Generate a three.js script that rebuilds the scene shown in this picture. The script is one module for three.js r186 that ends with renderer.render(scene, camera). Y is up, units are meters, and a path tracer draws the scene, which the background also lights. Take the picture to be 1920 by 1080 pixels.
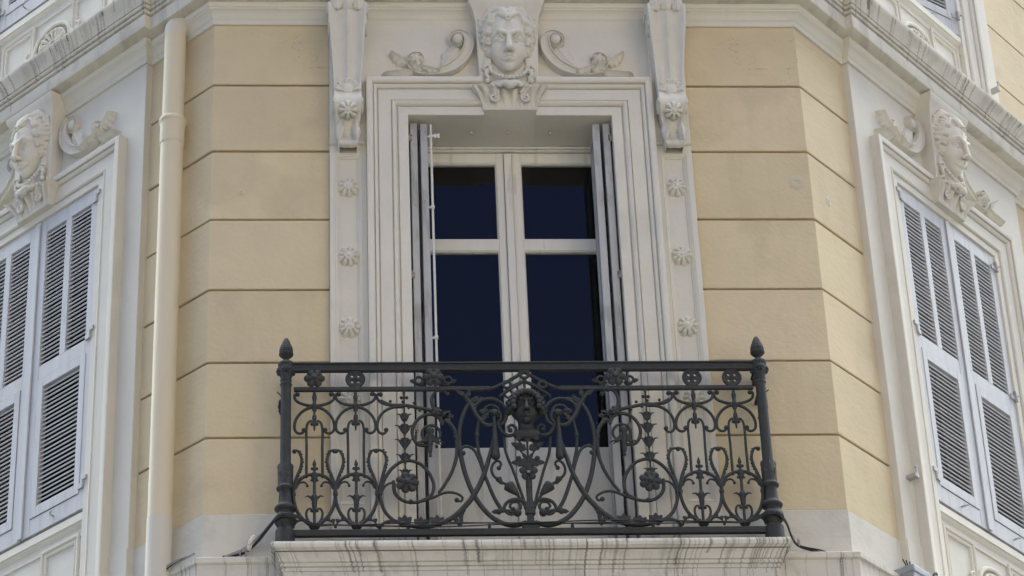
import * as THREE from 'three';
import { mergeGeometries, mergeVertices, toCreasedNormals } from 'three/addons/utils/BufferGeometryUtils.js';
import { RoundedBoxGeometry } from 'three/addons/geometries/RoundedBoxGeometry.js';

// ---------------------------------------------------------------- camera, sky, sun, exposure
const Y0 = 10.71;                                   // height of the first wall joint above the street
const scene = new THREE.Scene();
const camera = new THREE.PerspectiveCamera(11.906, 16 / 9, 0.5, 400);
camera.rotation.order = 'YXZ';
camera.position.set(-0.5181, Y0 - 9.1095, 12.6972);
camera.rotation.set(0.5477, -0.0788, -0.0435);
scene.add(camera);

const SUN_AZ = 3.09, SUN_EL = 0.84;                 // behind the house, almost straight
const sunDir = new THREE.Vector3(Math.sin(SUN_AZ) * Math.cos(SUN_EL), Math.sin(SUN_EL), Math.cos(SUN_AZ) * Math.cos(SUN_EL));
{
  const W = 512, H = 256, d = new Float32Array(W * H * 4), v = new THREE.Vector3();
  const zen = [0.044, 0.066, 0.168], hor = [0.18, 0.36, 0.66];
  for (let j = 0; j < H; j++) for (let i = 0; i < W; i++) {
    const el = ((j + 0.5) / H - 0.5) * Math.PI, az = ((i + 0.5) / W - 0.5) * 2 * Math.PI;
    v.set(Math.cos(az) * Math.cos(el), Math.sin(el), Math.sin(az) * Math.cos(el));
    const s = Math.max(0, v.y), k = Math.exp(-s * 6.5);
    const c = Math.max(0, v.dot(sunDir)), glow = 9.2 * Math.pow(c, 3.4) + 2.0 * Math.pow(c, 40);
    const o = (j * W + i) * 4;
    for (let q = 0; q < 3; q++) d[o + q] = (zen[q] * (1 - k) + hor[q] * k) + glow * [0.96, 1.0, 0.95][q];
    d[o + 3] = 1;
  }
  const t = new THREE.DataTexture(d, W, H, THREE.RGBAFormat, THREE.FloatType);
  t.mapping = THREE.EquirectangularReflectionMapping; t.magFilter = THREE.LinearFilter; t.minFilter = THREE.LinearFilter;
  t.needsUpdate = true; scene.background = t; scene.environment = t;
}
const sun = new THREE.DirectionalLight(0xfff4e4, 4.2);
sun.position.copy(sunDir).multiplyScalar(60).add(new THREE.Vector3(0, Y0, 0)); sun.target.position.set(0, Y0, 0);
sun.castShadow = true; sun.shadow.mapSize.set(4096, 4096);
Object.assign(sun.shadow.camera, { left: -40, right: 40, top: 40, bottom: -40, near: 1, far: 160 });
scene.add(sun, sun.target);
const renderer = new THREE.WebGLRenderer({ antialias: true });
renderer.setSize(1024, 576);
renderer.toneMapping = THREE.LinearToneMapping;
renderer.toneMappingExposure = 2.55;
renderer.shadowMap.enabled = true;

// ---------------------------------------------------------------- helpers
let seed = 7;
const rnd = () => { seed = (seed * 1664525 + 1013904223) >>> 0; return seed / 4294967296; };
const V3 = (x, y, z) => new THREE.Vector3(x, y, z);
const lerp = (a, b, t) => a + (b - a) * t;
const sstep = (a, b, x) => { const t = Math.min(1, Math.max(0, (x - a) / (b - a))); return t * t * (3 - 2 * t); };
// the three faces of the house: C the corner face with the balcony, L and R the two street fronts
const XL = -1.1462, XR = 2.1775;
const FR = { W: [0, 0, 0, 0], C: [0, Y0, 0, 0], L: [XL, Y0, 0, -0.8192], R: [XR, Y0, 0, 0.83] };
function P2(fr, u, w) { const [x, , z, a] = FR[fr]; return [x + u * Math.cos(a) + w * Math.sin(a), z - u * Math.sin(a) + w * Math.cos(a)]; }
const taken = {};
function numbered(n) { const k = taken[n] = (taken[n] ?? -1) + 1; return k ? n + '_' + String(k).padStart(3, '0') : n; }
function tag(o, label, category, group, kind) {
  Object.assign(o.userData, { label }); if (category) o.userData.category = category;
  if (group) o.userData.group = group; if (kind) o.userData.kind = kind; return o;
}
function thing(name, label, category, fr, [u, v, w] = [0, 0, 0], group) {
  const o = new THREE.Group(); o.name = numbered(name);
  const [x, z] = P2(fr, u, w); o.position.set(x, FR[fr][1] + v, z); o.rotation.y = FR[fr][3];
  tag(o, label, category, group); o.userData = { ...o.userData }; o.base = [u, v, w]; scene.add(o); return o;
}
function boxUV(g) {   // metres, projected along the main axis of each face
  const p = g.attributes.position, n = g.attributes.normal, uv = new Float32Array(p.count * 2), step = g.index ? 1 : 3, tri = !g.index;
  for (let i = 0; i < p.count; i += step) {
    let x = 0, y = 0, z = 0; for (let k = 0; k < step; k++) { x += n.getX(i + k); y += n.getY(i + k); z += n.getZ(i + k); }
    x = Math.abs(x); y = Math.abs(y); z = Math.abs(z);
    for (let k = i; k < i + step; k++) {
      const a = z >= x * 0.7 && z >= y * 0.7 ? [p.getX(k), p.getY(k)] : x >= y ? [p.getZ(k) + 3.3, p.getY(k)] : [p.getX(k), p.getZ(k) + 1.7];
      uv[2 * k] = a[0]; uv[2 * k + 1] = a[1];
    }
  }
  g.setAttribute('uv', new THREE.BufferAttribute(uv, 2)); return g;
}
function mesh(name, g, m, parent, keepUV) {
  if (Array.isArray(g)) g = merge(g);
  if (!g.attributes.normal) g.computeVertexNormals();
  if (!keepUV && g.index) g = g.toNonIndexed();
  if (!keepUV) boxUV(g);
  let root = parent; while (root.parent && root.parent !== scene) root = root.parent;
  const o = new THREE.Mesh(g, m); o.name = name; o.castShadow = o.receiveShadow = true;
  const b = root.base; if (b) g.translate(-b[0], -b[1], -b[2]);
  parent.add(o); return o;
}
// geometry already round its own origin, put at a facade point: pieces that share one geometry
function piece(name, g, m, parent, [u, v, w], rot) {
  const o = new THREE.Mesh(g, m); o.name = name; o.castShadow = o.receiveShadow = true;
  let root = parent; while (root.parent && root.parent !== scene) root = root.parent;
  const b = root.base ?? [0, 0, 0]; o.position.set(u - b[0], v - b[1], w - b[2]); if (rot) o.rotation.set(...rot);
  parent.add(o); return o;
}
function merge(list) {
  list = list.map((g) => { const q = g.index ? g.toNonIndexed() : g; if (!q.attributes.normal) q.computeVertexNormals(); for (const k of Object.keys(q.attributes)) if (!['position', 'normal', 'uv'].includes(k)) q.deleteAttribute(k); if (!q.attributes.uv) boxUV(q); return q; });
  return mergeGeometries(list);
}
// a box from corner to corner (facade metres), edges eased by e
function bx(u0, u1, v0, v1, w0, w1, e = 0.003) {
  const a = u1 - u0, b = v1 - v0, c = w1 - w0, r = Math.min(e, a / 2.1, b / 2.1, c / 2.1);
  const g = r > 0 ? new RoundedBoxGeometry(a, b, c, 1, r) : new THREE.BoxGeometry(a, b, c);
  return g.translate((u0 + u1) / 2, (v0 + v1) / 2, (w0 + w1) / 2);
}
// strip surface over a grid of rows of points
function gridGeo(rows, crease = 0.6, uvs) {
  const nr = rows.length, nc = rows[0].length, pos = [], uv = [], idx = [];
  rows.forEach((r, i) => r.forEach((p, j) => { pos.push(p[0], p[1], p[2]); if (uvs) uv.push(uvs[i][j][0], uvs[i][j][1]); else uv.push(0, 0); }));
  for (let i = 0; i < nr - 1; i++) for (let j = 0; j < nc - 1; j++) { const a = i * nc + j, b = a + 1, c = a + nc, d = c + 1; idx.push(a, b, d, a, d, c); }
  const g = new THREE.BufferGeometry(); g.setAttribute('position', new THREE.Float32BufferAttribute(pos, 3)); g.setAttribute('uv', new THREE.Float32BufferAttribute(uv, 2)); g.setIndex(idx);
  const h = toCreasedNormals(g, crease); return h;
}
// a moulding run along a plan path (outward on the left of travel seen from above is +z for +x travel); prof = [[out, height], ...] from the bottom up
function runPlan(path, prof, y = 0) {
  const off = (w) => {
    const q = [], seg = [];
    for (let i = 0; i < path.length - 1; i++) { const dx = path[i + 1][0] - path[i][0], dz = path[i + 1][1] - path[i][1], l = Math.hypot(dx, dz); seg.push([path[i][0] - dz / l * w, path[i][1] + dx / l * w, dx / l, dz / l, l]); }
    for (let i = 0; i < path.length; i++) {
      if (i === 0) q.push([seg[0][0], seg[0][1]]);
      else if (i === path.length - 1) { const s = seg[i - 1]; q.push([s[0] + s[2] * s[4], s[1] + s[3] * s[4]]); }
      else { const a = seg[i - 1], b = seg[i], den = a[2] * b[3] - a[3] * b[2]; const t = ((b[0] - a[0]) * b[3] - (b[1] - a[1]) * b[2]) / den; q.push([a[0] + a[2] * t, a[1] + a[3] * t]); }
    }
    return q;
  };
  const parts = []; let arc = 0;
  const arcs = prof.map((p, i) => { if (i) arc += Math.hypot(p[0] - prof[i - 1][0], p[1] - prof[i - 1][1]); return arc; });
  const offs = prof.map((p) => off(p[0])); let len = 0;
  for (let i = 0; i < path.length - 1; i++) {
    const l = Math.hypot(path[i + 1][0] - path[i][0], path[i + 1][1] - path[i][1]);
    const rows = prof.map((p, k) => [[offs[k][i][0], y + p[1], offs[k][i][1]], [offs[k][i + 1][0], y + p[1], offs[k][i + 1][1]]]);
    parts.push(gridGeo(rows, 0.62, prof.map((p, k) => [[len, arcs[k]], [len + l, arcs[k]]]))); len += l;
  }
  return merge(parts);
}
// a moulding run along a path in the face of the wall; prof = [[out from path (to the left of travel), w], ...]
function runFace(path, prof, closed) {
  const n = path.length, offs = prof.map(([t]) => {
    const seg = [], q = [], m = closed ? n : n - 1;
    for (let i = 0; i < m; i++) { const a = path[i], b = path[(i + 1) % n], dx = b[0] - a[0], dy = b[1] - a[1], l = Math.hypot(dx, dy); seg.push([a[0] - dy / l * t, a[1] + dx / l * t, dx / l, dy / l, l]); }
    for (let i = 0; i < n; i++) {
      if (!closed && i === 0) q.push([seg[0][0], seg[0][1]]);
      else if (!closed && i === n - 1) { const s = seg[i - 1]; q.push([s[0] + s[2] * s[4], s[1] + s[3] * s[4]]); }
      else { const a = seg[(i - 1 + m) % m], b = seg[i], den = a[2] * b[3] - a[3] * b[2]; const k = ((b[0] - a[0]) * b[3] - (b[1] - a[1]) * b[2]) / den; q.push([a[0] + a[2] * k, a[1] + a[3] * k]); }
    }
    if (closed) q.push(q[0]); return q;
  });
  const parts = [], m = closed ? n : n - 1;
  for (let i = 0; i < m; i++) parts.push(gridGeo(prof.map((p, k) => [[offs[k][i][0], offs[k][i][1], p[1]], [offs[k][i + 1][0], offs[k][i + 1][1], p[1]]]), 0.62));
  return merge(parts);
}
const curve3 = (pts, w = 0) => new THREE.CatmullRomCurve3(pts.map((p) => V3(p[0], p[1], p[2] ?? w)), false, 'centripetal');
// bar of round section along points, tapering r0 > r1, flattened in depth by k, ends closed by balls
function bar(pts, r0, r1 = r0, { k = 1, ball0 = 1, ball1 = 1, seg, rad = 8, w = 0, swell = 0 } = {}) {
  const c = curve3(pts, w), L = c.getLength(), n = seg ?? Math.max(6, Math.ceil(L / 0.012));
  const f = c.computeFrenetFrames(n), rows = [], P = c.getSpacedPoints(n);
  const up = V3(0, 0, 1);
  for (let i = 0; i <= n; i++) {
    const t = i / n, r = lerp(r0, r1, t) * (1 + swell * Math.sin(Math.PI * t)), T = f.tangents[i];
    let N = V3().crossVectors(up, T); if (N.lengthSq() < 1e-4) N = f.normals[i].clone(); N.normalize(); const B = V3().crossVectors(T, N).normalize();
    const row = []; for (let j = 0; j <= rad; j++) { const a = -j / rad * 2 * Math.PI; row.push([P[i].x + r * (Math.cos(a) * N.x + k * Math.sin(a) * B.x), P[i].y + r * (Math.cos(a) * N.y + k * Math.sin(a) * B.y), P[i].z + r * (Math.cos(a) * N.z + k * Math.sin(a) * B.z)]); }
    rows.push(row);
  }
  const out = [gridGeo(rows, 1.2)];
  if (ball0) out.push(ballAt(P[0].x, P[0].y, P[0].z, r0 * ball0, k));
  if (ball1) out.push(ballAt(P[n].x, P[n].y, P[n].z, r1 * ball1, k));
  return merge(out);
}
function ballAt(x, y, z, r, k = 1) { return new THREE.SphereGeometry(r, 10, 7).scale(1, 1, Math.max(k, 0.9)).translate(x, y, z); }
function lathe(prof, x, y, z, seg = 16) {   // prof = [[r, height], ...] upwards
  return new THREE.LatheGeometry(prof.map(([r, h]) => new THREE.Vector2(r, h)), seg).translate(x, y, z);
}
function extr(pts, depth, bevel = 0.003, holes = [], seg = 2) {
  const s = pts instanceof THREE.Shape ? pts : new THREE.Shape(pts.map(([x, y]) => new THREE.Vector2(x, y)));
  for (const h of holes) s.holes.push(h instanceof THREE.Path ? h : new THREE.Path(h.map(([x, y]) => new THREE.Vector2(x, y))));
  return new THREE.ExtrudeGeometry(s, { depth: depth - 2 * bevel, bevelEnabled: bevel > 0, bevelSize: bevel, bevelThickness: bevel, bevelOffset: -bevel, bevelSegments: seg, curveSegments: 12 }).translate(0, 0, bevel);
}
// a surface of a signed distance (negative inside) on a grid: naive surface nets
function sdMesh(f, [x0, y0, z0], [x1, y1, z1], h) {
  const nx = Math.ceil((x1 - x0) / h) + 1, ny = Math.ceil((y1 - y0) / h) + 1, nz = Math.ceil((z1 - z0) / h) + 1;
  const val = new Float32Array(nx * ny * nz), id = (i, j, k) => i + nx * (j + ny * k);
  for (let k = 0; k < nz; k++) for (let j = 0; j < ny; j++) for (let i = 0; i < nx; i++) val[id(i, j, k)] = f(x0 + i * h, y0 + j * h, z0 + k * h);
  const vert = new Int32Array(nx * ny * nz).fill(-1), pos = [], nor = [], idx = [];
  const E = [[0, 1], [0, 2], [0, 4], [1, 3], [1, 5], [2, 3], [2, 6], [3, 7], [4, 5], [4, 6], [5, 7], [6, 7]];
  for (let k = 0; k < nz - 1; k++) for (let j = 0; j < ny - 1; j++) for (let i = 0; i < nx - 1; i++) {
    const c = [], p = []; let neg = 0;
    for (let q = 0; q < 8; q++) { const a = val[id(i + (q & 1), j + (q >> 1 & 1), k + (q >> 2))]; c.push(a); if (a < 0) neg++; }
    if (!neg || neg === 8) continue;
    let sx = 0, sy = 0, sz = 0, n = 0;
    for (const [a, b] of E) if ((c[a] < 0) !== (c[b] < 0)) { const t = c[a] / (c[a] - c[b]); sx += lerp(a & 1, b & 1, t); sy += lerp(a >> 1 & 1, b >> 1 & 1, t); sz += lerp(a >> 2, b >> 2, t); n++; }
    const x = x0 + (i + sx / n) * h, y = y0 + (j + sy / n) * h, z = z0 + (k + sz / n) * h;
    vert[id(i, j, k)] = pos.length / 3; pos.push(x, y, z);
    let gx = (c[1] + c[3] + c[5] + c[7] - c[0] - c[2] - c[4] - c[6]), gy = (c[2] + c[3] + c[6] + c[7] - c[0] - c[1] - c[4] - c[5]), gz = (c[4] + c[5] + c[6] + c[7] - c[0] - c[1] - c[2] - c[3]);
    const l = Math.hypot(gx, gy, gz) || 1; nor.push(gx / l, gy / l, gz / l);
  }
  for (let k = 1; k < nz - 1; k++) for (let j = 1; j < ny - 1; j++) for (let i = 1; i < nx - 1; i++) {
    const a = val[id(i, j, k)] < 0;
    const quad = (b, q0, q1, q2, q3) => { if (a === b < 0) return; const s = [q0, q1, q2, q3].map((e) => vert[e]); if (s.some((e) => e < 0)) return; if (a) idx.push(s[0], s[1], s[2], s[0], s[2], s[3]); else idx.push(s[0], s[2], s[1], s[0], s[3], s[2]); };
    quad(val[id(i + 1, j, k)], id(i, j - 1, k - 1), id(i, j, k - 1), id(i, j, k), id(i, j - 1, k));
    quad(val[id(i, j + 1, k)], id(i - 1, j, k - 1), id(i - 1, j, k), id(i, j, k), id(i, j, k - 1));
    quad(val[id(i, j, k + 1)], id(i - 1, j - 1, k), id(i, j - 1, k), id(i, j, k), id(i - 1, j, k));
  }
  const g = new THREE.BufferGeometry(); g.setAttribute('position', new THREE.Float32BufferAttribute(pos, 3)); g.setAttribute('normal', new THREE.Float32BufferAttribute(nor, 3)); g.setIndex(idx); return g;
}
const smin = (a, b, k) => { const h = Math.max(k - Math.abs(a - b), 0) / k; return Math.min(a, b) - h * h * k * 0.25; };
const smax = (a, b, k) => -smin(-a, -b, k);
const sEll = (x, y, z, cx, cy, cz, rx, ry, rz) => { const a = (x - cx) / rx, b = (y - cy) / ry, c = (z - cz) / rz, l = Math.sqrt(a * a + b * b + c * c); return (l - 1) * Math.min(rx, ry, rz) * (l > 1 ? 1 : 1); };
const sCap = (x, y, z, a, b, ra, rb) => { const ax = x - a[0], ay = y - a[1], az = z - a[2], bx = b[0] - a[0], by = b[1] - a[1], bz = b[2] - a[2]; let t = (ax * bx + ay * by + az * bz) / (bx * bx + by * by + bz * bz); t = Math.min(1, Math.max(0, t)); return Math.hypot(ax - bx * t, ay - by * t, az - bz * t) - (ra + (rb - ra) * t); };

// ---------------------------------------------------------------- textures and materials
function hash(i, j, s) { let n = (i * 374761393 + j * 668265263 + s * 974634277) | 0; n = Math.imul(n ^ (n >>> 13), 1274126177); return ((n ^ (n >>> 16)) >>> 0) / 4294967296; }
function vn(x, y, px, py, s) {
  const i = Math.floor(x), j = Math.floor(y), fx = x - i, fy = y - j, a = fx * fx * (3 - 2 * fx), b = fy * fy * (3 - 2 * fy);
  const m = (q, p) => ((q % p) + p) % p, i0 = m(i, px), i1 = m(i + 1, px), j0 = m(j, py), j1 = m(j + 1, py);
  return lerp(lerp(hash(i0, j0, s), hash(i1, j0, s), a), lerp(hash(i0, j1, s), hash(i1, j1, s), a), b);
}
function fbm(u, v, p, s, oct = 4, py = p) { let r = 0, a = 0.5, t = 0; for (let o = 0; o < oct; o++) { r += a * vn(u * p, v * py, p, py, s + o); t += a; a *= 0.55; p *= 2; py *= 2; } return r / t; }
const toS = (c) => Math.round(255 * (c <= 0.0031308 ? c * 12.92 : 1.055 * Math.pow(Math.min(c, 1), 1 / 2.4) - 0.055));
function tex(W, H, fn, srgb, rep) {
  const d = new Uint8Array(W * H * 4);
  for (let j = 0; j < H; j++) for (let i = 0; i < W; i++) { const c = fn((i + 0.5) / W, (j + 0.5) / H), o = (j * W + i) * 4; for (let q = 0; q < 3; q++) { const x = Math.min(1, Math.max(0, c.length ? c[q] : c)); d[o + q] = srgb ? toS(x) : Math.round(255 * x); } d[o + 3] = 255; }
  const t = new THREE.DataTexture(d, W, H, THREE.RGBAFormat); t.wrapS = t.wrapT = THREE.RepeatWrapping; t.magFilter = THREE.LinearFilter; t.minFilter = THREE.LinearMipmapLinearFilter; t.generateMipmaps = true;
  if (srgb) t.colorSpace = THREE.SRGBColorSpace; if (rep) t.repeat.set(rep[0], rep[1]); t.needsUpdate = true; return t;
}
const mul = (c, k, d = [0, 0, 0]) => [c[0] * k + d[0], c[1] * k + d[1], c[2] * k + d[2]];
const mix3 = (a, b, t) => [lerp(a[0], b[0], t), lerp(a[1], b[1], t), lerp(a[2], b[2], t)];
const plasterBump = tex(512, 512, (u, v) => 0.55 * fbm(u, v, 10, 3, 5) + 0.45 * fbm(u, v, 60, 9, 3), false, [0.9, 0.9]);
const WHITE = [0.655, 0.622, 0.535], YEL = [0.618, 0.515, 0.332];
function paintMap(base, s, amp, soil, period) {
  return tex(512, 512, (u, v) => {
    const a = fbm(u, v, 3, s, 5) - 0.5, b = fbm(u, v, 18, s + 20, 4) - 0.5, g = sstep(0.60, 0.78, fbm(u, v, 7, s + 40, 5));
    const run = sstep(0.58, 0.8, fbm(u, v, 40, s + 60, 3, 4));
    return mix3(mix3(mul(base, 1 + amp * a * 1.6 + amp * 0.7 * b), mul(base, 0.78), soil * g), mul(base, 0.84), soil * 0.5 * run);
  }, true, [1 / period, 1 / period]);
}
const std = (o) => new THREE.MeshStandardMaterial(o);
const M = {
  white: std({ map: paintMap(WHITE, 1, 0.09, 0.25, 2.3), bumpMap: plasterBump, bumpScale: 0.0022, roughness: 0.82 }),
  whiteOld: std({ map: paintMap(mul(WHITE, 0.96), 5, 0.14, 0.5, 1.7), bumpMap: plasterBump, bumpScale: 0.003, roughness: 0.85 }),
  stucco: std({ map: paintMap(YEL, 11, 0.15, 0.4, 2.6), bumpMap: plasterBump, bumpScale: 0.004, roughness: 0.9 }),
  stuccoB: std({ map: paintMap(mul(YEL, 0.96), 15, 0.13, 0.4, 2.9), bumpMap: plasterBump, bumpScale: 0.004, roughness: 0.9 }),
  stuccoC: std({ map: paintMap([0.626, 0.519, 0.342], 19, 0.12, 0.35, 2.2), bumpMap: plasterBump, bumpScale: 0.004, roughness: 0.9 }),
  pipe: std({ color: new THREE.Color().setRGB(0.645, 0.56, 0.40), bumpMap: plasterBump, bumpScale: 0.001, roughness: 0.55 }),
};
const woodBump = tex(256, 512, (u, v) => 0.6 * fbm(u, v, 24, 4, 3, 2) + 0.4 * fbm(u, v, 60, 6, 2, 8), false, [2, 1]);
M.shutter = std({ map: tex(256, 512, (u, v) => { const c = [0.50, 0.505, 0.508], g = fbm(u, v, 20, 33, 4, 2), w = sstep(0.62, 0.75, fbm(u, v, 16, 37, 4, 5)); return mix3(mul(c, 0.92 + 0.14 * g), [0.36, 0.35, 0.33], 0.35 * w); }, true, [1.3, 0.8]), bumpMap: woodBump, bumpScale: 0.0012, roughness: 0.6 });
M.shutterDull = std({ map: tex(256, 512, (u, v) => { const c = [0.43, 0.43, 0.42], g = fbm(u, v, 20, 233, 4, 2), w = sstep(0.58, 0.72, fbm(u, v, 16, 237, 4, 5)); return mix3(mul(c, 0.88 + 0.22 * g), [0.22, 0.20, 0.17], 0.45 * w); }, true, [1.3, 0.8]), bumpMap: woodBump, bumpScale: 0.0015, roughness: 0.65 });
M.slat = std({ color: new THREE.Color().setRGB(0.52, 0.525, 0.53), roughness: 0.65, bumpMap: woodBump, bumpScale: 0.0006 });
M.slatB = std({ color: new THREE.Color().setRGB(0.48, 0.485, 0.49), roughness: 0.7, bumpMap: woodBump, bumpScale: 0.0008 });
M.joinery = std({ map: tex(256, 512, (u, v) => { const c = [0.70, 0.68, 0.61], g = fbm(u, v, 20, 53, 4, 2), w = sstep(0.64, 0.76, fbm(u, v, 16, 57, 4, 5)); return mix3(mul(c, 0.93 + 0.12 * g), [0.42, 0.38, 0.31], 0.35 * w); }, true, [1.3, 0.8]), bumpMap: woodBump, bumpScale: 0.001, roughness: 0.5 });
const ironBump = tex(256, 256, (u, v) => fbm(u, v, 30, 71, 4), false, [9, 9]);
M.iron = std({ map: tex(256, 256, (u, v) => { const a = fbm(u, v, 12, 81, 5), r = sstep(0.66, 0.8, fbm(u, v, 9, 85, 5)); return mix3(mul([0.022, 0.0245, 0.0225], 0.7 + 0.6 * a), [0.085, 0.06, 0.042], 0.45 * r); }, true, [5, 5]), bumpMap: ironBump, bumpScale: 0.0009, roughness: 0.62, metalness: 0.0 });
M.hinge = std({ color: new THREE.Color().setRGB(0.42, 0.41, 0.39), roughness: 0.55, metalness: 0.3, bumpMap: ironBump, bumpScale: 0.0006 });
M.rust = std({ map: tex(128, 128, (u, v) => mix3([0.33, 0.30, 0.26], [0.14, 0.08, 0.05], sstep(0.4, 0.65, fbm(u, v, 8, 91, 4))), true, [8, 8]), roughness: 0.8 });
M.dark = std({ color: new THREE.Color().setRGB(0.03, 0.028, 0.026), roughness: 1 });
M.cable = std({ color: new THREE.Color().setRGB(0.014, 0.014, 0.015), roughness: 0.5 });
M.cablePale = std({ color: new THREE.Color().setRGB(0.30, 0.29, 0.27), roughness: 0.6 });
M.glass = new THREE.MeshPhysicalMaterial({ color: 0xffffff, transmission: 1, thickness: 0, roughness: 0.01, ior: 1.36 });
// drip stains: dark runs of soot, each with its own width, start and end, over old paint; v spans "span" metres of the profile
function dripMap(base, s, n, span, period, bands) {
  const W = 1024, H = 256, soot = new Float32Array(W * H); let sd = s; const r = () => { sd = (sd * 1664525 + 1013904223) >>> 0; return sd / 4294967296; };
  for (let k = 0; k < n; k++) {
    const [b0, b1, wide] = bands[Math.floor(r() * bands.length)], cx = r() < 0.6 ? ((Math.floor(r() * 7) * 0.618 + 0.07 * r() * r() * (r() < 0.5 ? 1 : -1)) % 1 + 1) % 1 * W : r() * W;
    const y1 = (b1 - 0.02 * r()) / span * H, y0 = lerp(b1, b0, 0.35 + 0.65 * r()) / span * H, wd = wide * (0.35 + 0.9 * r() * r()), dark = 0.22 + 0.78 * Math.pow(r(), 1.1), ph = r() * 9;
    for (let y = Math.floor(y0); y < Math.min(H, y1); y++) {
      const c = cx + 0.5 * Math.sin(y * 0.05 + ph) + 0.5 * (vn(y * 0.025, ph, 64, 64, s) - 0.5), ww = wd * (0.7 + 0.6 * vn(y * 0.2, ph + 3, 64, 64, s));
      for (let x = Math.floor(c - ww * 2); x <= c + ww * 2; x++) { const q = Math.exp(-(((x - c) / ww) ** 2)) * dark * (0.55 + 0.6 * hash(x, y, s)); const o = y * W + ((x % W) + W) % W; soot[o] = Math.min(1, soot[o] + q); }
    }
  }
  return tex(W, H, (u, v) => {
    const o = Math.min(H - 1, Math.floor(v * H)) * W + Math.min(W - 1, Math.floor(u * W)), f = fbm(u, v, 16, s, 5, 4), g = sstep(0.56, 0.75, fbm(u, v, 40, s + 3, 4, 6));
    return mix3(mix3(mul(base, 0.9 + 0.2 * f), mul(base, 0.62), 0.35 * g), mix3([0.10, 0.072, 0.05], [0.05, 0.042, 0.036], soot[o]), 0.86 * Math.min(1, soot[o] * (0.5 + 0.8 * f) + 0.22 * sstep(0.60, 0.85, fbm(u, v, 24, s + 9, 4, 2))));
  }, true, [1 / period, 1 / span]);
}
// ---------------------------------------------------------------- street and the houses opposite (outside the frame: they send the sunlight back on to the shaded front)
{
  const pave = tex(256, 256, (u, v) => mul([0.038, 0.037, 0.036], 0.85 + 0.3 * fbm(u, v, 16, 101, 5)), true, [0.2, 0.2]);
  const g = new THREE.PlaneGeometry(400, 400).rotateX(-Math.PI / 2); boxUV(g);
  const o = new THREE.Mesh(g, std({ map: pave, roughness: 0.95 })); o.name = 'street'; o.receiveShadow = true; tag(o, 'grey asphalt street at the foot of the house', 0, 0, 'structure'); scene.add(o);
}
{
  const faces = [[0.14, 0.13, 0.115], [0.15, 0.14, 0.125], [0.36, 0.30, 0.23]], glassy = std({ color: new THREE.Color().setRGB(0.05, 0.06, 0.07), roughness: 0.2 });
  [[-5, 9, 14.5, 23], [4.5, 10, 16, 23.5], [15, 11, 16.5, 22]].forEach(([x, w, h, z], i) => {
    const t = thing('street_house', ['low cream house across the street', 'pale house across the street facing the balcony', 'tall ochre house across the street to the right'][i], 'house', 'W', [x, 0, z]), m = std({ map: paintMap(faces[i], 201 + i, 0.12, 0.3, 3), roughness: 0.9 });
    mesh('wall', bx(x - w / 2, x + w / 2, 0, h, z, z + 9, 0), m, t); mesh('roof', extr([[x - w / 2 - 0.4, h], [x + w / 2 + 0.4, h], [x + w / 2 - 1, h + 1.2], [x - w / 2 + 1, h + 1.2]], 9.6, 0).translate(0, 0, z - 0.4), std({ color: new THREE.Color().setRGB(0.34, 0.17, 0.10), roughness: 0.9 }), t);
    for (let f = 1; f < 4; f++) for (let k = 0; k < 3; k++) { const u = x - w / 2 + (k + 0.5) * w / 3; const q = mesh('window', bx(u - 0.6, u + 0.6, f * 3.6 + 0.6, f * 3.6 + 2.7, z - 0.05, z + 0.1, 0.01), M.white, t); mesh('pane', bx(u - 0.5, u + 0.5, f * 3.6 + 0.7, f * 3.6 + 2.6, z - 0.058, z - 0.02, 0), glassy, q); }
  });
}
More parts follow.
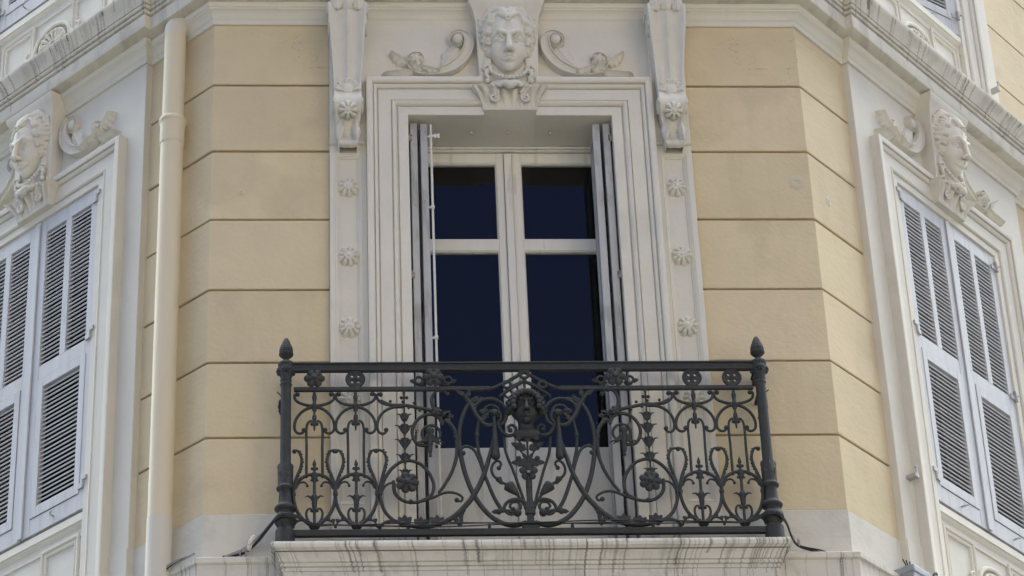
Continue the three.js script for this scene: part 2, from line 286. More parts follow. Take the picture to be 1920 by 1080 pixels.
// ---------------------------------------------------------------- the mass of the house behind its plaster skin
const TOPV = 4.6, BAYC = { L: -1.47, R: 1.425 }, BAYE = { L: [-2.43, -0.545], R: [0.50, 2.43] }, PR = 0.045;
const HO = 0.555, OT = -0.255, OB = -2.42, UP0 = 1.40, UP1 = 3.3;
const body = thing('house', 'tall cream corner house whose cut-off corner carries the iron balcony', 'building', 'W', [0, 0, 0]);
{
  const rect = (a, b, c, d) => [[a, c], [b, c], [b, d], [a, d]];
  const slab = (fr, u0, u1, holes) => {
    const g = extr(rect(u0, u1, -Y0, TOPV), 0.42, 0, holes.map((h) => rect(...h))).translate(0, 0, -0.442);
    const [x, z] = P2(fr, 0, 0); g.rotateY(FR[fr][3]).translate(x, Y0, z); mesh('core_wall', g, M.stucco, body);
  };
  slab('C', XL + 0.012, XR - 0.012, [[-0.06, 1.085, -2.96, -0.207]]);
  for (const fr of ['L', 'R']) { const c = BAYC[fr]; slab(fr, fr === 'L' ? -12 : 0.01, fr === 'L' ? -0.01 : 12, [[c - HO, c + HO, OB, OT], [c - HO, c + HO, UP0, UP1]]); }
  const [lx, lz] = P2('L', -12, 0), [rx, rz] = P2('R', 12, 0), plan = [[lx, lz], P2('L', -0.05, -0.4), P2('R', 0.05, -0.4), [rx, rz], [rx, -16], [lx, -16]];
  const flat = (v0, v1) => extr(plan.map(([x, z]) => [x, -z]), v1 - v0, 0).rotateX(-Math.PI / 2).translate(0, Y0 + v0, 0);
  mesh('roof', flat(TOPV, TOPV + 0.3), M.stucco, body);
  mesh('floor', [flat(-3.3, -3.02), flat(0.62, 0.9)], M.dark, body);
  const wall = (a, b) => { const L = Math.hypot(b[0] - a[0], b[1] - a[1]); return new THREE.BoxGeometry(L, Y0 + TOPV, 0.3).rotateY(-Math.atan2(b[1] - a[1], b[0] - a[0])).translate((a[0] + b[0]) / 2, (Y0 + TOPV) / 2, (a[1] + b[1]) / 2); };
  mesh('rear_wall', [wall([lx, lz], [lx, -16]), wall([lx, -16], [rx, -16]), wall([rx, -16], [rx, rz])], M.stucco, body);
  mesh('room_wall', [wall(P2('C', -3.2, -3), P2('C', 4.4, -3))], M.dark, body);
}
// ---------------------------------------------------------------- plaster blocks that turn the corner, one piece per course
M.cracked = std({ map: tex(512, 512, (u, v) => { const w = 0.05 * (fbm(u, v, 8, 301, 4) - 0.5), c = Math.abs(fbm(u + w, v * 1.0 + w, 3, 311, 4, 9) - 0.5), br = sstep(0.45, 0.62, fbm(u, v, 5, 321, 3)); return mix3(mul(YEL, 0.93 + 0.14 * fbm(u, v, 10, 331, 4)), [0.24, 0.19, 0.12], 0.4 * br * (1 - sstep(0.001, 0.005, c))); }, true, [0.8, 0.8]), bumpMap: plasterBump, bumpScale: 0.004, roughness: 0.92 });
const mats = [M.stucco, M.stuccoB, M.stuccoC];
function wedge(fr, uC, uS, v0, v1, front = 0, e = 0.0035) {   // plan: corner face part + street front part, mitred at the corner
  const left = fr === 'L', d = -0.024, o = left ? XL : XR;
  const A = [uC, front], K = P2('C', o, 0), S = P2(fr, uS, front);
  const a = FR[fr][3] / 2, k = (w) => [K[0] + w * Math.tan(a), w];  // mitre line
  const f = k(front), b = k(d), pts = [[A[0], A[1]], f, S, P2(fr, uS, d), b, [uC, d]].map(([x, z]) => [x, -z]);
  const g = extr(left ? pts : pts, v1 - v0, e, [], 1).rotateX(-Math.PI / 2).translate(0, Y0 + v0, 0); return toCreasedNormals(g.toNonIndexed(), 0.5);
}
const J = 0.45, GAP = 0.0065;
function corner(fr, name, label) {
  const left = fr === 'L', t = thing(name, label, 'wall', 'W'); const uC = left ? -0.499 : 1.519, uS = left ? -0.566 : 0.522;
  for (let k = -1; k < 6; k++) { const v1 = k < 0 ? 0.43 : -k * J - GAP, v0 = k === 5 ? -2.694 : -(k + 1) * J + GAP; mesh('plaster_block', wedge(fr, uC, uS, v0 + 0.0025 * (rnd() - 0.5), v1 + 0.0025 * (rnd() - 0.5), 0.002 * (rnd() - 0.5)), k < 0 ? M.cracked : mats[(k * 2 + (left ? 0 : 1) + 4) % 3], t); }
  mesh('plinth', wedge(fr, uC, left ? -0.55 : 0.505, -2.975, -2.694, 0.005), M.whiteOld, t);
  return t;
}
corner('L', 'plaster_wall', 'yellow plaster wall in grooved courses between the drainpipe side and the window');
corner('R', 'plaster_wall', 'yellow plaster wall in grooved courses turning the corner right of the balcony window');
// the white field round the corner window, behind its trim
{
  const t = thing('white_wall', 'white plaster field behind the head and scrolls over the balcony window', 'wall', 'C', [0.511, 0, 0]);
  mesh('frieze', bx(-0.497, 1.517, 0.0, 0.45, -0.02, 0.016), M.white, t);
  mesh('side_field', bx(-0.497, -0.066, -2.975, 0.0, -0.02, 0.012), M.white, t); mesh('side_field', bx(1.091, 1.517, -2.975, 0.0, -0.02, 0.012), M.white, t);
}
// ---------------------------------------------------------------- cornice and string course along all three faces
const CP = (bw, lo = PR) => [P2('L', -11.5, 0), P2('L', BAYE.L[0], 0), P2('L', BAYE.L[0], lo), P2('L', BAYE.L[1], lo), P2('L', BAYE.L[1], 0), [XL, 0], [XR, 0], P2('R', BAYE.R[0], 0), P2('R', BAYE.R[0], lo), P2('R', BAYE.R[1], lo), P2('R', BAYE.R[1], 0), P2('R', 11.5, 0)];
const SOF = 0.53;
M.cornice = std({ map: dripMap(mul(WHITE, 0.98), 41, 95, 0.75, 2.2, [[0.10, 0.425, 2.0], [0.19, 0.425, 2.4], [0.16, 0.42, 1.7], [0.34, 0.425, 3.5]]), bumpMap: plasterBump, bumpScale: 0.0025, roughness: 0.85 });
{
  const t = thing('cornice', 'white moulded cornice with soot drip stains running round the house corner', 'cornice', 'W');
  const bed = [[0.0, 0.412], [0.016, 0.412], [0.018, 0.440], [0.022, 0.444], [0.026, 0.447], [0.030, 0.455], [0.036, 0.468], [0.047, 0.480], [0.054, 0.486], [0.062, 0.490], [0.062, 0.497], [0.068, 0.500], [0.073, 0.508], [0.075, 0.514], [0.075, SOF]];
  mesh('bed_moulding', runPlan(CP(0), bed, Y0), M.white, t, true).geometry;
  const cor = [[0.075, SOF], [0.135, SOF], [0.143, SOF + 0.003], [0.146, SOF + 0.008], [0.146, SOF + 0.088], [0.133, SOF + 0.090], [0.133, SOF + 0.096], [0.156, SOF + 0.098], [0.160, SOF + 0.104], [0.158, SOF + 0.114], [0.143, SOF + 0.115], [0.143, SOF + 0.120], [0.168, SOF + 0.122], [0.173, SOF + 0.129], [0.171, SOF + 0.138], [0.158, SOF + 0.139], [0.158, SOF + 0.144], [0.174, SOF + 0.148], [0.184, SOF + 0.168], [0.198, SOF + 0.190], [0.212, SOF + 0.207], [0.222, SOF + 0.218], [0.227, SOF + 0.230], [0.227, SOF + 0.246], [0.0, SOF + 0.262]];
  mesh('corona', runPlan(CP(0), cor, Y0), M.cornice, t, true);
}
M.slabStain = std({ map: dripMap(mul(WHITE, 0.97), 77, 120, 0.52, 2.7, [[0.12, 0.512, 1.6], [0.18, 0.515, 2.2], [0.30, 0.51, 3.2], [0.12, 0.515, 1.2]]), bumpMap: plasterBump, bumpScale: 0.004, roughness: 0.88 });
M.stringStain = std({ map: dripMap(mul(WHITE, 0.97), 99, 70, 0.56, 2.4, [[0.15, 0.475, 1.6], [0.2, 0.475, 2.4], [0.3, 0.475, 1.3]]), bumpMap: plasterBump, bumpScale: 0.004, roughness: 0.88 });
{
  const t = thing('string_course', 'white ledge with dark drip stains running under the yellow walls', 'ledge', 'W');
  const q = CP(0), B = BAYC, o = 0.80; // it breaks forward under the side windows
  const path = [q[0], q[1], q[2], P2('L', B.L - o, PR), P2('L', B.L - o, 0.12), P2('L', B.L + o, 0.12), P2('L', B.L + o, PR), q[3], q[4], q[5], q[6], q[7], q[8], P2('R', B.R - o, PR), P2('R', B.R - o, 0.12), P2('R', B.R + o, 0.12), P2('R', B.R + o, PR), q[9], q[10], q[11]];
  const pr = [[0.01, -3.42], [0.02, -3.40], [0.02, -3.20], [0.03, -3.185], [0.045, -3.165], [0.045, -3.12], [0.052, -3.115], [0.052, -3.005], [0.062, -3.0], [0.066, -2.995], [0.066, -2.968], [0.06, -2.962], [-0.02, -2.955]];
  mesh('moulding', runPlan(path, pr, Y0), M.stringStain, t, true);
}
// ---------------------------------------------------------------- balcony slab
{
  const t = thing('balcony_slab', 'white moulded balcony slab streaked with black drip stains', 'balcony slab', 'C', [0.512, -3.3, 0.1]);
  const path = [[-0.795, 0], [-0.795, 0.247], [1.822, 0.247], [1.822, 0]];
  const prof = [[-0.062, -3.42], [-0.062, -3.112], [-0.054, -3.108], [-0.054, -3.096], [-0.058, -3.094], [-0.058, -3.090], [-0.046, -3.086], [-0.046, -3.074], [-0.050, -3.072], [-0.050, -3.068], [-0.040, -3.064], [-0.037, -3.054], [-0.030, -3.036], [-0.018, -3.018], [-0.007, -3.007], [-0.001, -3.003], [0.002, -2.990], [0.0, -2.974], [-0.005, -2.967], [-0.03, -2.965]];
  mesh('moulded_edge', runPlan(path, prof), M.slabStain, t, true);
  mesh('deck', [bx(-0.78, 1.807, -3.02, -2.967, 0.02, 0.232, 0.002), bx(-0.05, 1.075, -3.02, -2.966, -0.262, 0.03, 0.002)], std({ color: new THREE.Color().setRGB(0.16, 0.13, 0.11), roughness: 0.9 }), t);
}
// ---------------------------------------------------------------- trim round the corner window
const U0 = 0.512;
{
  const t = thing('door_surround', 'white moulded stone surround framing the open balcony window', 'door surround', 'C', [U0, -2.97, 0]);
  // left of travel is outside: up the right jamb, over the head to the left, down the left jamb is inside-left; travel up left jamb instead
  const path = [[-0.058, -2.965], [-0.058, -0.238], [1.083, -0.238], [1.083, -2.965]];
  const prof = [[0, -0.30], [0, 0.048], [0.003, 0.052], [0.055, 0.052], [0.057, 0.040], [0.062, 0.040], [0.064, 0.053], [0.072, 0.063], [0.080, 0.069], [0.086, 0.070], [0.090, 0.066], [0.091, 0.053], [0.095, 0.053], [0.096, 0.063], [0.166, 0.063], [0.167, 0.052], [0.171, 0.052], [0.173, 0.070], [0.176, 0.074], [0.185, 0.080], [0.190, 0.082], [0.191, 0.070], [0.195, 0.070], [0.197, 0.090], [0.202, 0.096], [0.210, 0.099], [0.228, 0.099], [0.233, 0.096], [0.2335, 0.0]];
  mesh('architrave', runFace([path[0], path[1], [U0 - 0.150, -0.238]], prof), M.white, t); mesh('architrave', runFace([[U0 + 0.150, -0.238], path[2], path[3]], prof), M.white, t);
  for (const x of [U0 - 0.1505, U0 + 0.1475]) mesh('return', bx(x, x + 0.003, -0.2375, -0.006, -0.30, 0.05, 0), M.white, t);   // the head of the frame is cut away round the keystone
  mesh('soffit', gridGeo([[0.060, -0.2125], [-0.06, -0.2375], [-0.30, -0.2382]].map(([w, v]) => [[U0 - 0.149, v, w], [U0 + 0.149, v, w]]), 0.5), M.white, t);
}
{
  for (const s of [-1, 1]) {
    const c = s < 0 ? -0.394 : 1.4165, h = s < 0 ? 0.1025 : 0.1005;
    const t = thing('pilaster', s < 0 ? 'white panelled pilaster with flower bosses left of the balcony window' : 'white panelled pilaster with flower bosses right of the balcony window', 'pilaster', 'C', [c, -2.97, 0], 'pilasters beside the balcony window');
    const hole = [[c - 0.068, -2.66], [c + 0.068, -2.66], [c + 0.068, -0.50], [c - 0.068, -0.50]];
    mesh('shaft', extr([[c - h, -2.97], [c + h, -2.97], [c + h, 0.44], [c - h, 0.44]], 0.045, 0.003, [hole]), M.white, t);
    mesh('panel', bx(c - 0.072, c + 0.072, -2.665, -0.495, 0.0, 0.024, 0), M.white, t);
    mesh('panel_moulding', runFace([hole[0], hole[3], hole[2], hole[1]], [[-0.022, 0.02], [-0.020, 0.031], [-0.013, 0.034], [-0.010, 0.040], [-0.004, 0.043], [0.004, 0.049], [0.006, 0.044]], true), M.white, t);
    mesh('necking', runFace([[c - h, -0.44], [c + h, -0.44]], [[0, 0.04], [0, 0.052], [0.006, 0.06], [0.014, 0.06], [0.018, 0.054], [0.024, 0.054], [0.026, 0.04]]), M.white, t);
    mesh('base', bx(c - h - 0.004, c + h + 0.004, -2.97, -2.86, 0.0, 0.056, 0.005), M.white, t);
    t.rosetteAt = [-0.71, -1.157, -1.604, -2.05]; t.c = c; (globalThis.PIL ??= []).push(t);
  }
}
// ---------------------------------------------------------------- the French window
{
  const t = thing('french_window', 'white double French window with dark glass behind the iron railing', 'window', 'C', [U0, -2.95, -0.28]);
  const w0 = -0.335, w1 = -0.285, J_ = M.joinery, z1 = -0.27;
  mesh('frame', [bx(-0.058, 1.083, -0.266, -0.205, w0, z1), bx(-0.058, -0.02, -2.97, -0.266, w0, z1), bx(1.046, 1.083, -2.97, -0.266, w0, z1), bx(-0.058, 1.083, -0.256, -0.240, z1, -0.255, 0.004)], J_, t);
  for (const s of [-1, 1]) {
    const a = s < 0 ? -0.019 : 0.535, b = s < 0 ? 0.489 : 1.044, gl = s < 0 ? 0.022 : 0.584, gr = s < 0 ? 0.447 : 1.007;
    const S = mesh('sash', [bx(a, gl, -2.95, -0.268, w0, w1), bx(gr, b, -2.95, -0.268, w0, w1), bx(gl, gr, -0.332, -0.268, w0, w1 - 0.001), bx(gl, gr, -0.920, -0.846, w0, w1 - 0.001), bx(gl, gr, -2.95, -2.166, w0, w1 - 0.0015, 0.001)], J_, t);
    for (const [v0, v1] of [[-0.846, -0.332], [-2.166, -0.920]]) {
      mesh('pane', bx(gl - 0.004, gr + 0.004, v0 - 0.004, v1 + 0.004, -0.312, -0.309, 0), M.glass, S);
      mesh('putty', [runFace([[gl, v0], [gl, v1], [gr, v1], [gr, v0]], [[0.0, w1 - 0.004], [-0.006, w1 - 0.01], [-0.008, -0.309], [0.0, -0.309]], true)], M.joinery, S);
    }
    if (s > 0) mesh('lock', [bx(0.522, 0.536, -1.86, -1.70, w1 + 0.012, w1 + 0.02, 0.002), lathe([[0, 0], [0.008, 0.002], [0.006, 0.02], [0.013, 0.03], [0.012, 0.045], [0, 0.05]], 0, 0, 0, 12).rotateX(Math.PI / 2).translate(0.53, -1.78, w1 + 0.016)], M.hinge, S);
  }
  mesh('meeting_bead', extr([[0.490, -2.95], [0.534, -2.95], [0.534, -0.28], [0.490, -0.28]], 0.02, 0.005).translate(0, 0, w1 - 0.001), J_, t);
  mesh('bottom_rail', bx(-0.058, 1.083, -3.0, -2.952, w0 - 0.02, z1 + 0.02, 0.004), J_, t);
  for (const x of [0.30, 0.507, 0.745]) mesh('soffit_hook', [bar([[x, -0.236, -0.10], [x, -0.252, -0.10], [x + 0.006, -0.262, -0.095]], 0.005, 0.004), ballAt(x, -0.263, -0.094, x === 0.507 ? 0.007 : 0.0105)], M.hinge, t);
}
// folded-back shutters in the reveal of the corner window
function foldedShutter(s) {
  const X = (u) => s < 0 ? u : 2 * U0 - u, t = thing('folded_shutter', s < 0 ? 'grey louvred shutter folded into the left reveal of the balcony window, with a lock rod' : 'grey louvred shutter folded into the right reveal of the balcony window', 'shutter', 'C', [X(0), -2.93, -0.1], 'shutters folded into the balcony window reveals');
  const leaf = (u0, u1, w0, w1, ang, pivotW) => {
    const list = [], h0 = -2.93, h1 = -0.262, um = (u0 + u1) / 2;
    for (const [a, b] of [[w1 - 0.055, w1], [w0, w0 + 0.055]]) list.push(bx(u0, u1, h0, h1, a, b, 0.004));
    for (const [a, b] of [[h1 - 0.06, h1], [-1.42, -1.34], [h0, h0 + 0.08]]) list.push(bx(u0 + 0.001, u1 - 0.001, a, b, w0 + 0.055, w1 - 0.055, 0.002));
    const gs = list.map((g) => g.translate(-um, 0, -pivotW).rotateY(ang).translate(X(um), 0, pivotW)), sl = [];
    for (let v = h0 + 0.1; v < h1 - 0.07; v += 0.0275) { if (v > -1.43 && v < -1.33) continue; sl.push(new THREE.BoxGeometry(0.008, 0.034, w1 - w0 - 0.108).rotateZ(0.75).translate(um, v, (w0 + w1) / 2)); }
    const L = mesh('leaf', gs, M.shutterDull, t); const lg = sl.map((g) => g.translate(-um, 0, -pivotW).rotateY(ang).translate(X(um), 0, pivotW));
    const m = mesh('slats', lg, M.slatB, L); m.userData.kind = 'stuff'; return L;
  };
  const L1 = leaf(-0.048, -0.009, -0.252, 0.006, 0, 0), L2 = leaf(0.009, 0.049, -0.255, 0.0, s * -0.035, 0.0);
  for (const v of [-0.36, -1.26, -2.2]) mesh('hinge', [new THREE.CylinderGeometry(0.007, 0.007, 0.05, 10).translate(X(-0.051), v, 0.004), bx(X(-0.049) - 0.012, X(-0.049) + 0.012, v - 0.02, v + 0.02, 0.004, 0.010, 0.001)], M.rust, L1);
  for (const [x, v] of [[-0.026, -0.78], [-0.026, -1.62], [0.028, -0.34], [0.028, -0.74]]) mesh('latch_plate', [bx(X(x) - 0.006, X(x) + 0.006, v - 0.035, v + 0.035, 0.0, x < 0 ? 0.0085 : 0.0025, 0.001)], M.hinge, x < 0 ? L1 : L2);
  if (s < 0) {
    const r = mesh('lock_rod', [bar([[0.068, -0.275, 0.002], [0.068, -2.9, 0.002]], 0.0068, 0.0068, { seg: 2 })], M.joinery, t);
    for (const v of [-0.36, -0.83, -1.66, -2.3]) mesh('collar', [lathe([[0, 0], [0.011, 0], [0.012, 0.006], [0.009, 0.012], [0.012, 0.018], [0, 0.024]], 0.068, v, 0.002, 12), bx(0.048, 0.066, v + 0.004, v + 0.014, -0.008, 0.004, 0.001)], M.joinery, r);
    mesh('catch', extr([[0.07, -0.352], [0.087, -0.352], [0.089, -0.361], [0.096, -0.361], [0.098, -0.350], [0.108, -0.362], [0.116, -0.364], [0.116, -0.327], [0.108, -0.329], [0.098, -0.340], [0.096, -0.331], [0.089, -0.331], [0.087, -0.338], [0.07, -0.338]], 0.01, 0.002).translate(0, 0, -0.005), M.joinery, r);
  }
}
foldedShutter(-1); foldedShutter(1);
// ---------------------------------------------------------------- the white bays on the two street fronts
const slatGeo = {};
function louvre(W) { const k = W.toFixed(3); return slatGeo[k] ??= [0, 1, 2].map((i) => boxUV(new RoundedBoxGeometry(W, 0.009, 0.037, 1, 0.0025).rotateX(0.72 + 0.03 * (i - 1)).toNonIndexed())); }
function sideShutter(fr, uc, side, v0, v1, w, label, group, ang = 0) {
  const u0 = side < 0 ? uc - HO + 0.004 : uc + 0.003, u1 = side < 0 ? uc - 0.003 : uc + HO - 0.004, hu = side < 0 ? u0 : u1;
  const t = thing('louvred_shutter', label, 'shutter', fr, [hu, v0, w], group); if (ang) t.rotation.y += ang;
  const T = 0.036, st = 0.062, lock = side < 0 ? u1 - 0.075 : u0 + 0.075;   // the lock stile is the wide one
  const a = side < 0 ? u0 + st : lock, b = side < 0 ? lock : u1 - st, m = (a + b) / 2, H = v1 - v0, mid0 = v0 + H * 0.475, mid1 = mid0 + 0.085, top = v1 - 0.09, bot = v0 + 0.10;
  mesh('frame', [bx(u0, a, v0, v1, w - T, w, 0.004), bx(b, u1, v0, v1, w - T, w, 0.004), bx(a, b, top, v1, w - T, w - 0.001, 0.002), bx(a, b, mid0, mid1, w - T, w - 0.001, 0.002), bx(a, b, v0, bot, w - T, w - 0.001, 0.002), bx(m - 0.026, m + 0.026, mid1, top, w - T, w - 0.0005, 0.003)], M.shutter, t);
  const put = (parent, x0, x1, y0, y1) => { const gs = louvre(x1 - x0 + 0.006), n = Math.round((y1 - y0) / 0.0278); for (let i = 0; i < n; i++) piece('slat', gs[Math.floor(rnd() * 3)], rnd() < 0.3 ? M.slatB : M.slat, parent, [(x0 + x1) / 2, y0 + (i + 0.5) * (y1 - y0) / n + (rnd() - 0.5) * 0.002, w - 0.019]); };
  put(t, a, m - 0.026, mid1, top); put(t, m + 0.026, b, mid1, top);
  // the lower flap, a frame of its own that can swing out
  const fs = 0.048, f0 = a + 0.003 - 0.02 * (side < 0 ? 1 : 0), f1 = b - 0.003 + 0.02 * (side > 0 ? 1 : 0), y0 = bot + 0.004, y1 = mid0 - 0.004;
  const F = mesh('flap', [bx(f0, f0 + fs, y0, y1, w - T + 0.002, w + 0.004, 0.003), bx(f1 - fs, f1, y0, y1, w - T + 0.002, w + 0.004, 0.003), bx(f0 + fs, f1 - fs, y1 - fs - 0.01, y1, w - T + 0.002, w + 0.0035, 0.002), bx(f0 + fs, f1 - fs, y0, y0 + fs + 0.012, w - T + 0.002, w + 0.0035, 0.002)], M.shutter, t);
  put(F, f0 + fs, f1 - fs, y0 + fs + 0.012, y1 - fs - 0.01);
  mesh('flap_knob', [bar([[m, v0 + 0.05, w], [m + 0.004, v0 + 0.052, w + 0.022], [m + 0.022, v0 + 0.060, w + 0.03]], 0.006, 0.005)], M.hinge, t);
  if (side < 0) mesh('cover_strip', bx(u1 - 0.018, u1 + 0.026, v0 + 0.004, v1 - 0.004, w + 0.0005, w + 0.012, 0.004), M.shutter, t);
  for (const v of [v1 - 0.085, v0 + H * 0.52, v0 + 0.14]) mesh('hinge', [new THREE.CylinderGeometry(0.0115, 0.0115, 0.05, 12).translate(hu, v, w + 0.012), bx(side < 0 ? hu : hu - 0.052, side < 0 ? hu + 0.052 : hu, v - 0.018, v + 0.014, w + 0.001, w + 0.010, 0.002), bx(hu - 0.012 - (side < 0 ? 0.02 : 0), hu + 0.012 + (side < 0 ? 0 : 0.02), v + 0.018, v + 0.046, w + 0.004, w + 0.022, 0.004)], M.hinge, t);
  return t;
}
function cartouche(parent, uc, vc, w) {   // round shell boss on an apron panel
  const ring = []; for (let i = 0; i <= 24; i++) { const a = Math.PI * (i / 24); ring.push([uc + 0.17 * Math.cos(a), vc + 0.125 * Math.sin(a), w + 0.012]); }
  mesh('shell_rim', bar(ring, 0.014, 0.014, { k: 0.8 }), M.white, parent);
  const ring2 = ring.map(([x, y, z]) => [uc + (x - uc) * 0.72, vc + (y - vc) * 0.72, w + 0.010]); mesh('shell_rim', bar(ring2, 0.010, 0.010, { k: 0.8 }), M.white, parent);
  for (let i = 0; i < 7; i++) { const a = Math.PI * (i + 0.5) / 7; mesh('shell_rib', bar([[uc + 0.03 * Math.cos(a), vc + 0.02 * Math.sin(a), w + 0.008], [uc + 0.108 * Math.cos(a), vc + 0.08 * Math.sin(a), w + 0.014]], 0.006, 0.015, { k: 0.7 }), M.white, parent); }
  for (const s of [-1, 1]) mesh('shell_scroll', [bar([[uc + s * 0.17, vc + 0.01, w + 0.01], [uc + s * 0.205, vc - 0.02, w + 0.012], [uc + s * 0.25, vc - 0.01, w + 0.012], [uc + s * 0.262, vc + 0.025, w + 0.012], [uc + s * 0.235, vc + 0.035, w + 0.012]], 0.016, 0.008, { k: 0.7 })], M.white, parent);
}
function surround(fr, uc, vTop, vSill, vBot, where) {
  const t = thing('window_surround', 'white moulded surround framing the ' + where, 'window surround', fr, [uc, vBot, PR]);
  const prof = [[0, -0.14], [0, 0.066], [0.002, 0.069], [0.046, 0.069], [0.047, 0.058], [0.051, 0.058], [0.053, 0.076], [0.056, 0.080], [0.064, 0.083], [0.069, 0.081], [0.071, 0.077], [0.148, 0.077], [0.149, 0.066], [0.153, 0.066], [0.155, 0.082], [0.160, 0.088], [0.168, 0.092], [0.175, 0.096], [0.176, 0.084], [0.180, 0.084], [0.182, 0.105], [0.190, 0.108], [0.216, 0.108], [0.220, 0.105], [0.2205, PR - 0.004]];
  mesh('architrave', runFace([[uc - HO, vBot], [uc - HO, vTop], [uc + HO, vTop], [uc + HO, vBot]], prof), M.white, t);
  const ap = thing('window_apron', 'white apron with shell boss below the ' + where, 'apron', fr, [uc, vBot, PR]), S = vSill;
  mesh('sill', runFace([[uc - HO + 0.002, S], [uc + HO - 0.002, S]], [[0.0, -0.1], [0.0, 0.056], [-0.003, 0.060], [-0.046, 0.060], [-0.050, 0.056], [-0.052, 0.050], [-0.058, 0.052], [-0.064, 0.048], [-0.072, 0.040], [-0.076, 0.036], [-0.080, 0.030]]), M.white, ap);
  mesh('panel', bx(uc - HO + 0.001, uc + HO - 0.001, vBot, S - 0.078, -0.05, 0.034, 0), M.white, ap);
  const a = uc - HO + 0.09, b = uc + HO - 0.09, y1 = S - 0.16, y0 = vBot + 0.01;
  mesh('band', bx(uc - HO + 0.001, uc + HO - 0.001, S - 0.132, S - 0.120, 0.03, 0.044, 0.004), M.white, ap);
  for (const [x0, x1] of [[a, uc - 0.23], [uc + 0.23, b]]) mesh('panel_frame', runFace([[x0, y0], [x0, y1], [x1, y1], [x1, y0]], [[0, 0.032], [0, 0.042], [0.006, 0.048], [0.012, 0.048], [0.016, 0.042], [0.026, 0.042], [0.030, 0.052], [0.040, 0.054], [0.046, 0.050], [0.046, 0.032]]), M.white, ap);
  cartouche(ap, uc, S - 0.345, 0.036);
  return t;
}
function shutterPair(fr, v0, v1, where, open) {
  const uc = BAYC[fr], g = 'louvred shutters of the side windows', w = 0.058;
  const inner = fr === 'L' ? 1 : -1;
  for (const s of [-1, 1]) {
    const near = s === inner;
    sideShutter(fr, uc, s, v0, v1, w, (near ? 'louvred shutter leaf nearest the house corner, ' : 'louvred shutter leaf farther from the house corner, ') + where, g, v0 > 1 && fr === 'R' ? (near ? 0.5 : -0.24) : 0);
  }
}
const WHERE = { L: ['left-hand window under the head', 'upper window at top left'], R: ['right-hand window under the head', 'upper window at top right'] };
for (const fr of ['L', 'R']) {
  const uc = BAYC[fr], [e0, e1] = BAYE[fr], t = thing('bay_wall', fr === 'L' ? 'white plastered bay left of the drainpipe' : 'white plastered bay right of the yellow corner wall', 'wall', fr, [uc, -2.97, 0]);
  const hole = [[uc - HO - 0.002, -2.975], [uc + HO + 0.002, -2.975], [uc + HO + 0.002, OT + 0.002], [uc - HO - 0.002, OT + 0.002]];
  const L = [[e0, -3.0], [uc - HO - 0.1, -3.0], [uc - HO - 0.1, OT + 0.1], [uc + HO + 0.1, OT + 0.1], [uc + HO + 0.1, -3.0], [e1, -3.0], [e1, 0.44], [e0, 0.44]];
  mesh('field', extr(L, PR + 0.015, 0.004).translate(0, 0, -0.015), M.white, t);
  mesh('plinth_band', [bx(e0 + 0.002, uc - 0.77, -2.98, -2.694, 0.02, PR + 0.006, 0.003), bx(uc + 0.77, e1 - 0.002, -2.98, -2.694, 0.02, PR + 0.006, 0.003)], M.white, t);
  surround(fr, uc, OT, -2.345, -2.97, WHERE[fr][0]);
  shutterPair(fr, -2.325, OT - 0.006, WHERE[fr][0]);
  // storey above the cornice
  const u = thing('bay_wall', fr === 'L' ? 'white plastered wall of the upper storey at top left' : 'white plastered wall of the upper storey at top right', 'wall', fr, [uc, 0.78, 0]);
  mesh('field', [bx(e0, uc - HO - 0.1, 0.6, TOPV, -0.015, PR, 0.003), bx(uc + HO + 0.1, e1, 0.6, TOPV, -0.015, PR, 0.003)], M.white, u);
  surround(fr, uc, UP1, 1.405, 0.62, WHERE[fr][1]);
  shutterPair(fr, 1.425, UP1 - 0.01, WHERE[fr][1]);
  // yellow wall beyond the bay
  const y = thing('plaster_wall', fr === 'L' ? 'yellow plaster wall beyond the left bay' : 'yellow plaster wall in grooved courses at the right picture edge', 'wall', fr, [fr === 'L' ? e0 - 1 : e1 + 1, -2.97, 0]);
  const x0 = fr === 'L' ? -6 : e1 - 0.02, x1 = fr === 'L' ? e0 + 0.02 : 6;
  for (let k = 0; k < 7; k++) { mesh('plaster_block', bx(x0, x1, 0.91 + (k - 0.0) * 0.468 + GAP - 0.001, 0.91 + (k + 1) * 0.468 - GAP, -0.024, 0, 0.0035), mats[(k + 1) % 3], y); }
  mesh('plaster_block', bx(x0, x1, 0.6, 0.91 - GAP, -0.024, 0, 0.0035), mats[0], y);
  for (let k = -1; k < 6; k++) mesh('plaster_block', bx(x0, x1, k === 5 ? -2.69 : -(k + 1) * J + GAP, k < 0 ? 0.43 : -k * J - GAP, -0.024, 0, 0.0035), mats[(k + 2) % 3], y);
  mesh('plinth', bx(x0, x1, -2.975, -2.69, -0.02, 0.005), M.whiteOld, y);
}
